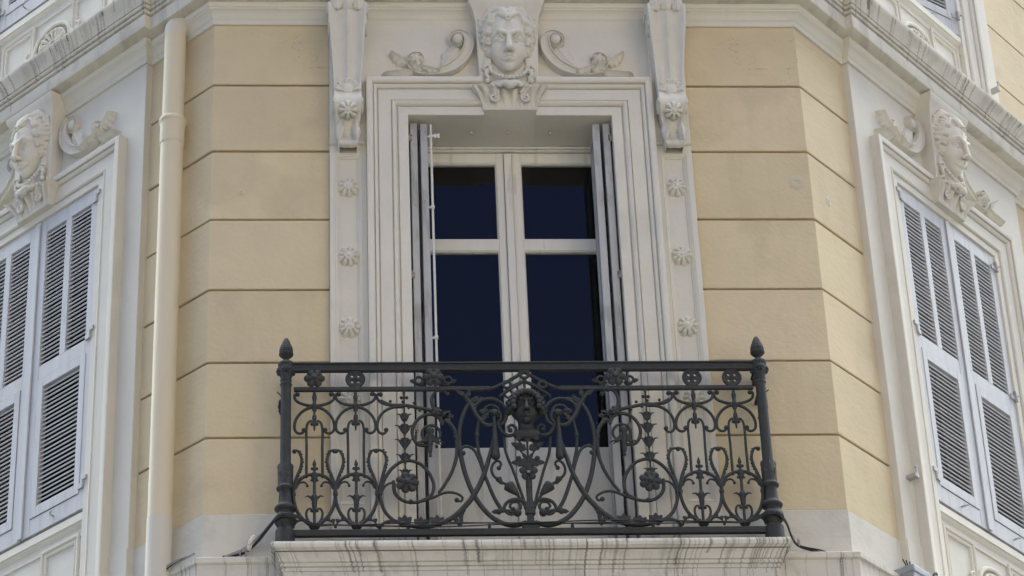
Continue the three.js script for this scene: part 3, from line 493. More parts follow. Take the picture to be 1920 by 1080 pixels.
// ---------------------------------------------------------------- carved heads
const faceGeo = (() => {
  const f = (x, y, z) => {
    const a = Math.abs(x);
    let d = sEll(a, y, z, 0, 0.205, 0.09, 0.106, 0.152, 0.112);
    d = smin(d, sEll(a, y, z, 0, 0.096, 0.103, 0.080, 0.094, 0.092), 0.05);
    d = smin(d, Math.hypot(x, y - 0.026, z - 0.165) - 0.028, 0.035);
    d = smin(d, Math.hypot(a - 0.054, y - 0.118, z - 0.145) - 0.038, 0.04);
    d = smax(d, -(Math.hypot((a - 0.050) * 0.72, (y - 0.184) * 1.25, z - 0.226) - 0.045), 0.016);
    d = smin(d, sCap(a, y, z, [0.013, 0.214, 0.203], [0.052, 0.228, 0.192], 0.0095, 0.0115), 0.014);
    d = smin(d, sCap(a, y, z, [0.052, 0.228, 0.192], [0.092, 0.204, 0.146], 0.0115, 0.006), 0.016);
    d = smin(d, sEll(a, y, z, 0.050, 0.183, 0.172, 0.028, 0.016, 0.019), 0.006);
    d = smin(d, sCap(a, y, z, [0.021, 0.182, 0.190], [0.047, 0.203, 0.194], 0.0052, 0.0065), 0.003);
    d = smin(d, sCap(a, y, z, [0.047, 0.203, 0.194], [0.080, 0.184, 0.166], 0.0065, 0.004), 0.003);
    d = smin(d, sCap(a, y, z, [0.022, 0.178, 0.188], [0.048, 0.165, 0.188], 0.0035, 0.005), 0.004);
    d = smin(d, sCap(a, y, z, [0.048, 0.165, 0.188], [0.078, 0.179, 0.168], 0.005, 0.0035), 0.004);
    d = smin(d, sCap(x, y, z, [0, 0.222, 0.196], [0, 0.120, 0.236], 0.0115, 0.0175), 0.016);
    d = smin(d, sEll(x, y, z, 0, 0.112, 0.236, 0.022, 0.0135, 0.018), 0.012);
    d = smin(d, Math.hypot(a - 0.0205, (y - 0.108) * 1.15, z - 0.216) - 0.0140, 0.011);
    d = smax(d, -(Math.hypot(a - 0.011, y - 0.094, z - 0.224) - 0.0075), 0.003);
    d = smin(d, sCap(a, y, z, [0.003, 0.080, 0.211], [0.038, 0.068, 0.184], 0.0115, 0.0045), 0.011);
    d = smin(d, sCap(a, y, z, [0, 0.051, 0.206], [0.029, 0.060, 0.188], 0.0145, 0.006), 0.011);
    d = smax(d, -sCap(a, y, z, [0, 0.0665, 0.226], [0.040, 0.065, 0.194], 0.0065, 0.004), 0.003);
    d = smax(d, -(Math.hypot(x * 0.7, y - 0.033, z - 0.219) - 0.018), 0.012);
    d = smin(d, sCap(x, y, z, [0, 0.05, 0.06], [0, -0.10, 0.045], 0.066, 0.078), 0.025);
    return d;
  };
  return sdMesh(f, [-0.125, -0.12, -0.02], [0.125, 0.375, 0.275], 0.0034);
})();
const hairGeo = (() => {
  let sd = 5; const r = () => { sd = (sd * 1664525 + 1013904223) >>> 0; return sd / 4294967296 - 0.5; };
  const B = [0.150, 0.190, 0.112], CY = 0.218, CZ = 0.058, caps = [];
  const on = (x, y, up) => { x = Math.min(x, 0.158); const q = 1 - (x / B[0]) ** 2 - ((y - CY) / B[1]) ** 2; return [x, y, q > 0 ? CZ + B[2] * Math.sqrt(q) + up : Math.max(0.066, CZ + 0.3 * q)]; };
  const strand = (pts, r0, r1) => { const P = new THREE.CatmullRomCurve3(pts.map((p) => V3(p[0], p[1], 0))).getPoints(8); for (let k = 0; k < 8; k++) { const a = on(P[k].x, P[k].y, 0.006), b = on(P[k + 1].x, P[k + 1].y, 0.006); caps.push([a, b, lerp(r0, r1, k / 8), lerp(r0, r1, (k + 1) / 8)]); } };
  for (let i = 0; i < 9; i++) {       // waved locks down the side of the face
    const t = i / 8, y = lerp(0.318, 0.060, t), x0 = 0.086 + 0.024 * Math.sin(Math.PI * t), dx = lerp(0.074, 0.060, t), drop = lerp(-0.030, 0.030, t), q = i % 2 ? 1 : -0.4, R0 = 0.0135 + 0.007 * (r() + 0.3);
    strand([[x0, y + 0.010 * q], [x0 + dx * 0.25, y + 0.016 * q + 0.012 * r()], [x0 + dx * 0.55, y - 0.012 * q - drop * 0.5 + 0.012 * r()], [x0 + dx * 0.8, y + 0.012 * q - drop * 0.8 + 0.014 * r()], [x0 + dx + 0.006 * r(), y - 0.012 - drop * 1.3]], R0, R0 * 0.6);
    strand([[x0 + dx * 0.3, y - 0.014], [x0 + dx * 0.6, y - 0.022 - drop * 0.5 + 0.010 * r()], [x0 + dx * 0.95, y - 0.012 - drop]], 0.008, 0.006);
  }
  for (const [p, a, b] of [[[[0.010, 0.332], [0.030, 0.372], [0.062, 0.388], [0.094, 0.366], [0.098, 0.335]], 0.019, 0.016], [[[0.020, 0.330], [0.044, 0.352], [0.070, 0.350], [0.084, 0.330]], 0.015, 0.012], [[[0.050, 0.392], [0.090, 0.390], [0.122, 0.360], [0.134, 0.325]], 0.020, 0.014], [[[0.006, 0.360], [0.028, 0.404], [0.070, 0.412], [0.10, 0.398]], 0.017, 0.014]]) strand(p, a, b);
  for (let i = 0; i < 4; i++) { const y = 0.090 - i * 0.026, x = 0.116 + (i % 2) * 0.008; caps.push([[x - 0.014, y + 0.012, 0.085], [x + 0.014, y - 0.008, 0.072], 0.0145 - i * 0.001, 0.011]); }
  const bb = caps.map(([a, b, r0, q]) => { const m = Math.max(r0, q) + 0.02; return [Math.min(a[0], b[0]) - m, Math.max(a[0], b[0]) + m, Math.min(a[1], b[1]) - m, Math.max(a[1], b[1]) + m, Math.min(a[2], b[2]) - m, Math.max(a[2], b[2]) + m]; });
  const f = (x, y, z) => {
    const a = Math.abs(x);
    let d = sEll(a, y, z, 0, CY, CZ, B[0], B[1], B[2]);
    for (let k = 0; k < caps.length; k++) { const c = bb[k]; if (a < c[0] || a > c[1] || y < c[2] || y > c[3] || z < c[4] || z > c[5]) continue; const q = caps[k]; d = smin(d, sCap(a, y, z, q[0], q[1], q[2], q[3]), 0.003); }
    for (let k = 0; k < 5; k++) { const t = k / 5 * 2 * Math.PI + 0.3; d = smin(d, Math.hypot(x - 0.013 * Math.cos(t), y - 0.306 - 0.013 * Math.sin(t), z - 0.188) - 0.0088, 0.003); }
    return d;
  };
  return sdMesh(f, [-0.205, -0.02, -0.01], [0.205, 0.445, 0.215], 0.0041);
})();
// a long leaf with lobed edges, bent outward: grows along +y from the origin, face to +z
function leafGeo(len, wid, lobes = 4, curl = 0.03, thick = 0.012) {
  const rows = [], n = lobes * 6, m = 10;
  for (let i = 0; i <= n; i++) {
    const t = i / n, env = Math.sin(Math.PI * Math.pow(t, 0.75)) * 0.9 + 0.18 * (1 - t), lob = 0.80 + 0.28 * Math.abs(Math.sin(Math.PI * t * lobes)), h = wid / 2 * env * lob * (i === n ? 0.02 : 1), row = [];
    for (let j = 0; j <= m; j++) { const s = j / m * 2 - 1, vein = 0.35 * Math.abs(Math.sin(3.2 * Math.PI * (Math.abs(s) - t * 0.9))); row.push([h * s, len * t - len * 0.10 * Math.abs(s) * 0, curl * t * t + thick * ((1 - s * s) * 0.9 + 0.25 * vein + 0.5 * Math.exp(-s * s * 60)) * Math.min(1, 8 * (1 - t) + 0.1) - (Math.abs(s) > 0.99 ? thick * 0.8 : 0)]); }
    rows.push(row);
  }
  return gridGeo(rows, 1.0);
}
function rosetteGeo(R, n = 8, relief = 0.022, button = 0.3, double = false) {
  const rows = [], N = n * 8, m = 10;
  for (let i = 0; i <= m; i++) {
    const t = i / m, row = [];
    for (let j = 0; j <= N; j++) {
      const a = j / N * 2 * Math.PI, pet = Math.abs(Math.cos(a * n / 2)), rr = R * t * (t > 0.4 ? lerp(1, 0.78 + 0.24 * Math.pow(pet, 0.6), sstep(0.4, 1, t)) : 1);
      let z = relief * (0.35 + 0.65 * Math.sin(Math.PI * Math.min(1, t * 0.9 + 0.12))) * (1 - 0.75 * (1 - Math.pow(pet, 0.6)) * sstep(0.25, 0.6, t)) - (double ? 0.3 * relief * Math.exp(-(((t - 0.55) / 0.07) ** 2)) : 0);
      if (i === m) z = 0; row.push([rr * Math.cos(a), rr * Math.sin(a), z]);
    }
    rows.push(row);
  }
  const g = [gridGeo(rows, 0.9), new THREE.SphereGeometry(R * button, 14, 8).scale(1, 1, 0.8).translate(0, 0, relief * 0.75)];
  return merge(g);
}
const tilt = (g) => g.translate(0, -0.2, -0.05).rotateX(0.24).translate(0, 0.236, 0.062);   // the carved heads look down into the street
const beadGeo = boxUV(new THREE.SphereGeometry(0.0125, 10, 8).toNonIndexed());
M.carved = std({ map: paintMap(mul(WHITE, 0.98), 23, 0.08, 0.3, 0.9), roughness: 0.8 });
function mascaron(fr, uc, w, label) {
  const t = thing('carved_head', label, 'carved head', fr, [uc, -0.22, w], 'carved keystone heads over the windows'); t.base = [0, -0.22, 0];
  const rows = [[0.52, 0.150, 0.222], [0.485, 0.142, 0.214], [0.47, 0.132, 0.206], [0.44, 0.116, 0.192], [0.38, 0.105, 0.180], [0.30, 0.098, 0.175], [0.18, 0.092, 0.172], [0.0, 0.085, 0.166], [-0.205, 0.066, 0.153], [-0.21, 0.062, 0.150]];
  const strip = rows.map(([v, d, h]) => [[-h, v, 0], [-h, v, d - 0.004], [-h + 0.004, v, d], [h - 0.004, v, d], [h, v, d - 0.004], [h, v, 0]]); strip.push([[-0.15, -0.21, -0.02], [-0.15, -0.21, -0.02], [-0.146, -0.21, -0.02], [0.146, -0.21, -0.02], [0.15, -0.21, -0.02], [0.15, -0.21, -0.02]]);
  mesh('keystone', gridGeo(strip.reverse(), 0.5), M.carved, t);
  mesh('face', tilt(faceGeo.clone()), M.carved, t);
  mesh('hair', tilt(hairGeo.clone().translate(0, 0.008, 0)), M.carved, t);
  mesh('bust', new THREE.SphereGeometry(1, 24, 12).scale(0.145, 0.058, 0.050).translate(0, -0.055, 0.058), M.carved, t);
  for (let i = 0; i < 15; i++) { const a = lerp(-1.32, 1.32, i / 14), y = 0.050 - 0.085 * Math.cos(a) + 0.02 * (1 - Math.cos(a)); piece('bead', beadGeo, M.carved, t, [0.112 * Math.sin(a), y, 0.098 + 0.034 * Math.cos(a)]); }
  for (const s of [-1, 1]) {
    mesh('ribbon', [extr([[s * 0.115 - 0.020, 0.115], [s * 0.115 + 0.020, 0.115], [s * 0.122 + 0.022, 0.03], [s * 0.122 - 0.022, 0.03]], 0.02, 0.004).translate(0, 0, 0.085), bar([[s * 0.098, 0.048, 0.105], [s * 0.122, 0.058, 0.115], [s * 0.146, 0.044, 0.102]], 0.010, 0.009), bar([[s * 0.118, 0.03, 0.098], [s * 0.128, 0.0, 0.104], [s * 0.112, -0.018, 0.1]], 0.017, 0.010), ballAt(s * 0.120, -0.036, 0.100, 0.0165)], M.carved, t);
  }
  // leaf collar with two small volutes
  const rc = []; for (let i = 0; i <= 14; i++) { const q = i / 14, row = [], hh = lerp(0.150, 0.196 + 0.014 * q, Math.pow(q, 1.7)); for (let j = 0; j <= 56; j++) { const s = j / 28 - 1, top = -0.082 - 0.022 * Math.abs(Math.sin(s * 3.5 * Math.PI)) + 0.02 * s * s; row.push([hh * s, lerp(-0.212, top, q), 0.066 + (0.040 + 0.020 * s * s) * Math.pow(q, 1.6) - 0.013 * Math.pow(Math.abs(Math.cos(s * 3.5 * Math.PI)), 3) * (0.35 + q) + 0.008 * Math.abs(Math.sin(s * 3.5 * Math.PI)) * q]); } row.unshift([-hh, row[0][1], 0]); row.push([hh, row[56][1], 0]); rc.push(row); }
  rc.push(rc[14].map((p) => [p[0] * 0.97, p[1] - 0.004, Math.max(0, p[2] - 0.028)])); rc.push(rc[14].map((p) => [p[0] * 0.9, p[1] - 0.03, Math.max(0, p[2] - 0.05)]));
  mesh('leaf_collar', gridGeo(rc, 0.8), M.carved, t);
  for (const s of [-1, 1]) { const sp = []; for (let i = 0; i <= 26; i++) { const a = i / 26 * 3.9 * Math.PI / 1.35, r = 0.026 * (1 - i / 34); sp.push([s * (0.088 + r * Math.cos(a + 2.2)), -0.148 + 1.2 * r * Math.sin(a + 2.2), 0.095]); } sp.unshift([s * 0.098, -0.075, 0.118], [s * 0.078, -0.095, 0.108], [s * 0.062, -0.120, 0.098]); mesh('volute', bar(sp, 0.0095, 0.0075, { rad: 7 }), M.carved, t);; }
  mesh('bow', [new THREE.SphereGeometry(1, 14, 10).scale(0.030, 0.024, 0.026).translate(0, -0.098, 0.146), ...[-1, 1].map((s) => bar([[s * 0.012, -0.094, 0.148], [s * 0.036, -0.082, 0.144], [s * 0.062, -0.090, 0.132], [s * 0.070, -0.076, 0.120]], 0.023, 0.011))], M.carved, t);
  return t;
}
mascaron('C', 0.512, 0.0, 'carved white head of a woman with curled hair on the keystone over the balcony window');
mascaron('L', BAYC.L, PR, 'carved white head cut by the left picture edge, above the left shutters');
mascaron('R', BAYC.R, PR, 'carved white head on the keystone above the right-hand shutters');
// ---------------------------------------------------------------- scroll ornaments beside the heads
const SCROLL=[ [-0.248,0.289,0.0056],[-0.261,0.253,0.0064],[-0.294,0.246,0.0071],[-0.321,0.275,0.0079],[-0.318,0.316,0.0087],[-0.292,0.339,0.0103],[-0.259,0.341,0.0135],[-0.227,0.312,0.0206],[-0.217,0.258,0.0286],[-0.234,0.190,0.0318],[-0.276,0.127,0.0326],[-0.331,0.082,0.0310],[-0.393,0.059,0.0238],[-0.455,0.055,0.0206],[-0.513,0.068,0.0191],[-0.548,0.099,0.0175],[-0.559,0.139,0.0143],[-0.547,0.175,0.0111],[-0.521,0.191,0.0087],[-0.492,0.184,0.0071],[-0.480,0.157,0.0056] ];
function scrollOrnament(fr, uc, w, s, label) {
  const t = thing('scroll_ornament', label, 'scroll ornament', fr, [uc + s * 0.42, 0.03, w], 'carved scrolls beside the keystone heads'); t.base = [s * 0.42, 0.03, 0];
  const X = (x) => -s * x, c = curve3(SCROLL.map(([x, y]) => [X(x), y, 0])), n = 96, hs = new THREE.CatmullRomCurve3(SCROLL.map(([x, y, h], i) => V3(h, i, 0)));
  const prof = [[-1, 0], [-1, 0.040], [-0.92, 0.047], [-0.76, 0.047], [-0.70, 0.034], [-0.3, 0.030], [0, 0.028], [0.3, 0.030], [0.70, 0.034], [0.76, 0.047], [0.92, 0.047], [1, 0.040], [1, 0]], rows = [];
  for (let i = 0; i <= n; i++) { const q = i / n, p = c.getPoint(q), d = c.getTangent(q), h = hs.getPoint(q).x; rows.push(prof.map(([a, z]) => [p.x - d.y * h * a * s, p.y + d.x * h * a * s, z * Math.min(1.15, 0.65 + h * 18)])); }
  mesh('band', gridGeo(rows, 0.7), M.carved, t);
  mesh('button', [new THREE.SphereGeometry(0.033, 18, 10).scale(1, 1.1, 0.75).translate(X(-0.279), 0.299, 0.022), new THREE.TorusGeometry(0.036, 0.006, 8, 24).translate(X(-0.279), 0.299, 0.012)], M.carved, t);
  mesh('flower', rosetteGeo(0.046, 5, 0.04, 0.30).translate(X(-0.519), 0.155, 0.010), M.carved, t);
  mesh('leaf', leafGeo(0.130, 0.096, 4, 0.012, 0.034).rotateZ(s > 0 ? -1.0 : 1.0).translate(X(-0.560), 0.128, 0.004), M.carved, t);
  mesh('leaf', leafGeo(0.190, 0.074, 2, 0.012, 0.036).rotateZ(s > 0 ? -1.72 : 1.72).translate(X(-0.53), 0.068, 0.004), M.carved, t);
  mesh('tongue', leafGeo(0.19, 0.115, 3, 0.012, 0.016).rotateZ(s > 0 ? -2.6 : 2.6).translate(X(-0.280), 0.252, 0.006), M.carved, t);
  mesh('leaf', leafGeo(0.13, 0.058, 3, 0.004, 0.026).rotateZ(s > 0 ? -1.3 : 1.3).translate(X(-0.385), 0.060, 0.026), M.carved, t); mesh('leaf', leafGeo(0.11, 0.06, 3, 0.006, 0.026).rotateZ(s > 0 ? -0.9 : 0.9).translate(X(-0.475), 0.060, 0.024), M.carved, t);
}
const SL = { C: ['carved scroll with flower left of the central head', 'carved scroll with flower right of the central head'], L: ['carved scroll cut off by the left picture edge', 'carved scroll between the left head and the drainpipe'], R: ['carved scroll between the yellow wall and the right head', 'carved scroll beyond the right head, at the right picture edge'] };
for (const [fr, uc, w] of [['C', 0.512, 0.015], ['L', BAYC.L, PR], ['R', BAYC.R, PR]]) for (const s of [-1, 1]) scrollOrnament(fr, uc, w, s, SL[fr][s < 0 ? 0 : 1]);
// ---------------------------------------------------------------- consoles carrying the cornice
function consoleBracket(uc, label) {
  const t = thing('console_bracket', label, 'bracket', 'C', [uc, -0.48, 0.045], 'scrolled brackets under the cornice'); t.base = [0, -0.48, 0];
  const prof = [[0.168, 0.40, 0.107], [0.176, 0.37, 0.108], [0.170, 0.33, 0.105], [0.148, 0.24, 0.098], [0.128, 0.14, 0.091], [0.113, 0.04, 0.084], [0.104, -0.06, 0.078], [0.106, -0.13, 0.075], [0.124, -0.175, 0.076], [0.142, -0.212, 0.078], [0.144, -0.245, 0.077], [0.128, -0.275, 0.074], [0.102, -0.298, 0.069], [0.082, -0.325, 0.064], [0.068, -0.360, 0.059], [0.062, -0.400, 0.055], [0.068, -0.430, 0.054], [0.086, -0.455, 0.055], [0.098, -0.472, 0.054], [0.090, -0.488, 0.050], [0.060, -0.492, 0.046]];
  const c = new THREE.CatmullRomCurve3(prof.map(([w, v, h]) => V3(w, v, h))), rows = [], n = 80;
  for (let i = 0; i <= n; i++) { const p = c.getPoint(1 - i / n), row = [[-p.z, p.y, 0], [-p.z, p.y, p.x - 0.006]]; for (let j = 0; j <= 24; j++) { const s = j / 12 - 1, a = Math.abs(s), rim = a > 0.88 ? 0 : -0.026 * Math.sin(Math.PI * Math.min(1, a / 0.88)) ** 0.8 * (p.y < -0.08 ? 0.35 : 1), rib = -0.004 * Math.exp(-(s * s) * 90); row.push([p.z * s * 0.985, p.y + (p.y > 0.36 ? 0.03 * Math.pow(a, 3) : 0), p.x + rim + rib]); } row.push([p.z, p.y, p.x - 0.006], [p.z, p.y, 0]); rows.push(row); }
  mesh('body', gridGeo(rows, 0.6), M.carved, t);
  mesh('top_block', bx(-0.118, 0.118, 0.398, 0.47, 0, 0.10, 0.006), M.carved, t);
  for (const s of [-1, 1]) {
    for (const [y, z, r] of [[0.30, 0.085, 0.055], [-0.235, 0.080, 0.05]]) { const sp = []; for (let i = 0; i <= 30; i++) { const a = i / 30 * 4 * Math.PI, q = r * (1 - i / 36); sp.push([s * (y > 0 ? 0.103 : 0.078), y + q * Math.sin(a), z + q * Math.cos(a)]); } mesh('side_volute', bar(sp, 0.008, 0.007, { rad: 6 }), M.carved, t); }
  }
  const pal = [new THREE.SphereGeometry(1, 18, 12).scale(0.036, 0.040, 0.018).translate(0, -0.130, 0.104)]; for (let i = -5; i <= 5; i++) { const q = i * 0.31, R0 = 0.032, R1 = 0.060; pal.push(bar([[R0 * Math.sin(q), -0.137 + R0 * Math.cos(q), 0.104], [R1 * Math.sin(q), -0.135 + R1 * 1.05 * Math.cos(q), 0.106 + 0.006 * (i % 2 ? 1 : 0)]], 0.008, 0.0115)); }
  mesh('palmette', pal, M.carved, t).userData.kind = 'stuff';
  mesh('flower', rosetteGeo(0.054, 8, 0.04, 0.3).rotateX(0.6).translate(0, -0.282, 0.116), M.carved, t);
  for (const s of [-1, 1]) mesh('tail_leaf', leafGeo(0.155, 0.050, 5, 0.022, 0.020).rotateZ(Math.PI + s * 0.06).translate(s * 0.040, -0.325, 0.068), M.carved, t);
  for (const x of [-0.06, 0, 0.06]) mesh('top_leaf', leafGeo(0.15, 0.078, 4, 0.05, 0.016).translate(x, 0.375, 0.155), M.carved, t);
}
consoleBracket(-0.394, 'tall white scrolled bracket with flower left of the balcony window');
consoleBracket(1.4165, 'tall white scrolled bracket with flower right of the balcony window');
const bossGeo = boxUV(rosetteGeo(0.064, 9, 0.036, 0.25, true));
for (const t of globalThis.PIL) for (const v of t.rosetteAt) piece('flower_boss', bossGeo, M.carved, t, [t.c, v, 0.024], [0, 0, v * 3]);
// ---------------------------------------------------------------- the cast-iron railing
const BAY = {
  upper_scroll: [[[-0.086,0.800],[-0.098,0.807],[-0.102,0.793],[-0.101,0.776],[-0.087,0.757],[-0.059,0.743],[-0.030,0.735],[0.002,0.731]], 0.0062, 0.0075],
  lower_scroll: [[[0.002,0.727],[-0.034,0.718],[-0.071,0.690],[-0.096,0.648],[-0.102,0.605],[-0.093,0.579],[-0.073,0.570],[-0.056,0.579],[-0.054,0.591]], 0.0075, 0.0062],
  hairpin: [[[-0.041,0.319],[-0.040,0.473],[-0.040,0.605],[-0.033,0.632],[-0.020,0.645],[-0.010,0.638],[-0.012,0.627]], 0.0062, 0.0055],
  heart_scroll: [[[-0.102,0.467],[-0.088,0.473],[-0.073,0.453],[-0.064,0.416],[-0.070,0.373],[-0.088,0.323],[-0.103,0.269],[-0.106,0.222],[-0.101,0.170],[-0.079,0.110],[-0.047,0.070],[-0.011,0.039]], 0.0062, 0.0085],
  arch: [[[-0.105,0.247],[-0.093,0.285],[-0.059,0.317],[-0.026,0.332],[0.001,0.334]], 0.0085, 0.0075],
  leaf_hook: [[[-0.093,0.258],[-0.079,0.282],[-0.058,0.291],[-0.042,0.284],[-0.036,0.269]], 0.006, 0.004],
  lyre: [[[-0.020,0.054],[-0.036,0.081],[-0.041,0.112],[-0.034,0.135],[-0.020,0.141],[-0.013,0.129]], 0.006, 0.005],
  foot_leaf: [[[-0.008,0.038],[-0.036,0.065],[-0.066,0.075],[-0.092,0.063],[-0.105,0.035]], 0.013, 0.005],
};
const CENTER = {
  lyre_arc: [[[-0.027,0.049],[-0.097,0.036],[-0.184,0.074],[-0.266,0.176],[-0.319,0.314],[-0.346,0.460],[-0.349,0.561],[-0.329,0.663],[-0.287,0.744],[-0.223,0.769]], 0.012, 0.009],
  crossing_scroll: [[[-0.159,0.115],[-0.115,0.119],[-0.074,0.110],[-0.048,0.137],[-0.060,0.167],[-0.093,0.164],[-0.102,0.140],[-0.086,0.128]], 0.008, 0.006],
  oval_arc: [[[-0.143,0.122],[-0.176,0.183],[-0.221,0.313],[-0.253,0.421],[-0.281,0.475],[-0.319,0.491],[-0.342,0.469],[-0.331,0.451]], 0.009, 0.0065],
  thorn_branch: [[[-0.764,0.030],[-0.743,0.055],[-0.689,0.067],[-0.636,0.046],[-0.555,0.033],[-0.475,0.044],[-0.393,0.085],[-0.334,0.142],[-0.281,0.214],[-0.234,0.313],[-0.198,0.428],[-0.169,0.543]], 0.006, 0.007],
  collared_stem: [[[-0.243,0.650],[-0.257,0.556],[-0.253,0.472],[-0.237,0.398],[-0.226,0.318]], 0.0072, 0.0072],
  volute_ring: [[[-0.265,0.725],[-0.223,0.760],[-0.167,0.766],[-0.121,0.737],[-0.101,0.683],[-0.114,0.630],[-0.148,0.608]], 0.009, 0.008],
  leaf_branch: [[[-0.402,0.796],[-0.418,0.808],[-0.404,0.824],[-0.360,0.821],[-0.316,0.786],[-0.279,0.722],[-0.246,0.653],[-0.206,0.612],[-0.158,0.618],[-0.130,0.655],[-0.145,0.693],[-0.181,0.696],[-0.204,0.671]], 0.006, 0.006],
  neck_scroll: [[[-0.150,0.621],[-0.132,0.577],[-0.100,0.552],[-0.064,0.561],[-0.055,0.595],[-0.076,0.614],[-0.096,0.599],[-0.085,0.583]], 0.011, 0.006],
  long_stem: [[[-0.120,0.536],[-0.112,0.455],[-0.075,0.338],[-0.027,0.167]], 0.0065, 0.0065],
  inner_scroll: [[[-0.013,0.112],[-0.020,0.158],[-0.059,0.182],[-0.111,0.171],[-0.132,0.131],[-0.103,0.098],[-0.065,0.107]], 0.01, 0.006],
  curl_branch: [[[-0.151,0.363],[-0.139,0.388],[-0.155,0.406],[-0.177,0.391],[-0.189,0.357],[-0.180,0.320],[-0.143,0.286],[-0.103,0.256],[-0.064,0.213],[-0.026,0.144]], 0.006, 0.0065],
  gable_bar: [[[-0.346,0.827],[-0.179,0.828],[-0.003,0.927],[0.006,0.932]], 0.009, 0.009],
  gable_inner: [[[-0.128,0.785],[-0.068,0.832],[0.004,0.876]], 0.0075, 0.0075],
  vine: [[[-0.748,0.760],[-0.693,0.734],[-0.631,0.734],[-0.556,0.718],[-0.501,0.705],[-0.460,0.685]], 0.007, 0.009],
  vine_top_curl: [[[-0.443,0.679],[-0.476,0.714],[-0.485,0.771],[-0.462,0.815],[-0.434,0.821]], 0.01, 0.006],
  falling_stem: [[[-0.417,0.641],[-0.379,0.600],[-0.363,0.538],[-0.364,0.445],[-0.388,0.353],[-0.426,0.277],[-0.459,0.228]], 0.01, 0.007],
  spiral_ring: [[[-0.444,0.654],[-0.487,0.679],[-0.543,0.664],[-0.582,0.614],[-0.589,0.555],[-0.560,0.502],[-0.516,0.495]], 0.0085, 0.0075],
  inner_ring: [[[-0.534,0.539],[-0.539,0.570],[-0.522,0.604],[-0.486,0.614],[-0.456,0.595],[-0.446,0.557],[-0.464,0.520]], 0.0075, 0.006],
  big_ring: [[[-0.760,0.231],[-0.740,0.297],[-0.690,0.373],[-0.630,0.410],[-0.559,0.394],[-0.509,0.338],[-0.486,0.262],[-0.503,0.207],[-0.553,0.177]], 0.0085, 0.0075],
  rose_spiral: [[[-0.691,0.288],[-0.684,0.224],[-0.644,0.181],[-0.585,0.170],[-0.498,0.195],[-0.427,0.225],[-0.376,0.221],[-0.341,0.194],[-0.353,0.173],[-0.371,0.182]], 0.0085, 0.0055],
  thorn_sprig: [[[-0.754,0.234],[-0.732,0.267],[-0.705,0.282],[-0.686,0.273]], 0.007, 0.004],
  lower_heart: [[[-0.777,0.468],[-0.766,0.472],[-0.742,0.465],[-0.726,0.426],[-0.731,0.380],[-0.748,0.312],[-0.759,0.256],[-0.760,0.216],[-0.752,0.164],[-0.730,0.110],[-0.697,0.074],[-0.648,0.048]], 0.0062, 0.0085],
  side_upper_scroll: [[[-0.750,0.798],[-0.762,0.805],[-0.768,0.791],[-0.767,0.773],[-0.748,0.751],[-0.714,0.737],[-0.675,0.732],[-0.637,0.727]], 0.0062, 0.0075],
  side_lower_scroll: [[[-0.632,0.725],[-0.694,0.719],[-0.741,0.689],[-0.764,0.647],[-0.769,0.604],[-0.761,0.577],[-0.743,0.566],[-0.726,0.575],[-0.724,0.589]], 0.0075, 0.0062],
};
const RW = 0.19, rail = thing('balcony_railing', 'black cast-iron balcony railing with scrolls, flowers and a head in its middle', 'railing', 'C', [0.513, -2.9, RW]); rail.base = [0, 0, 0];
const I = M.iron, mirror = (pts, s, dx = 0) => pts.map(([x, y, z]) => [dx + s * x, y, z ?? 0]);
const put = (name, g, parent = rail) => mesh(name, g, I, parent);
const scroll = (name, [pts, r0, r1], s, dx, o) => put(name, bar(mirror(pts, s, dx), r0 * 1.18, r1 * 1.18, { ball0: 1.7, ball1: 1.7, ...o }));
// a small flat cast leaf: outline along +y, lobed, thick t
function castLeaf(len, wid, lobes, t = 0.009) {
  const R = [], L = [], n = lobes * 4; for (let i = 0; i <= n; i++) { const q = i / n, e = Math.sin(Math.PI * Math.pow(q, 0.7)) * (0.72 + 0.34 * Math.abs(Math.sin(Math.PI * q * lobes))) * wid / 2 + (i === n ? 0 : 0.002); R.push([e, q * len]); L.unshift([-e, q * len]); }
  return merge([extr([...R, ...L], t, 0.002, [], 1).translate(0, 0, -t / 2), bar([[0, 0, t * 0.4], [0, len * 0.9, t * 0.5]], 0.003, 0.0015, { seg: 3, rad: 5 })]);
}
const leafAt = (name, x, y, deg, len, wid, lobes = 3, parent = rail, z = 0) => put(name, castLeaf(len, wid, lobes).rotateZ(deg * Math.PI / 180).translate(x, y, z), parent);
const flowerAt = (name, x, y, R, n = 8, z = 0.006, parent = rail) => put(name, [rosetteGeo(R, n, 0.016, 0.30, true).translate(x, y, z), new THREE.CylinderGeometry(R * 0.86, R * 0.7, 0.014, 20).rotateX(Math.PI / 2).translate(x, y, z - 0.005)], parent);
// rails
put('top_rail', [bx(-1.215, 1.215, 0.934, 0.972, -0.016, 0.016, 0.004), bx(-1.215, 1.215, 0.9705, 0.9815, -0.022, 0.022, 0.004)]);
for (const s of [-1, 1]) put('lower_rail', extr([[s * 0.179, 0.818], [s * 1.198, 0.818], [s * 1.198, 0.840], [s * 0.181, 0.840]].map(([x, y]) => [x, y]).sort(() => 0), 0.022, 0.003).translate(0, 0, -0.011));
put('bottom_rail', [bx(-1.21, 1.21, -0.019, 0.016, -0.014, 0.014, 0.003)]);
for (const x of [-0.21, 0.21, -0.62, 0.62]) put('bolt', [new THREE.CylinderGeometry(0.006, 0.007, 0.03, 8).translate(x, 0.026, 0.006), new THREE.CylinderGeometry(0.010, 0.010, 0.012, 6).translate(x, 0.022, 0.006)]);
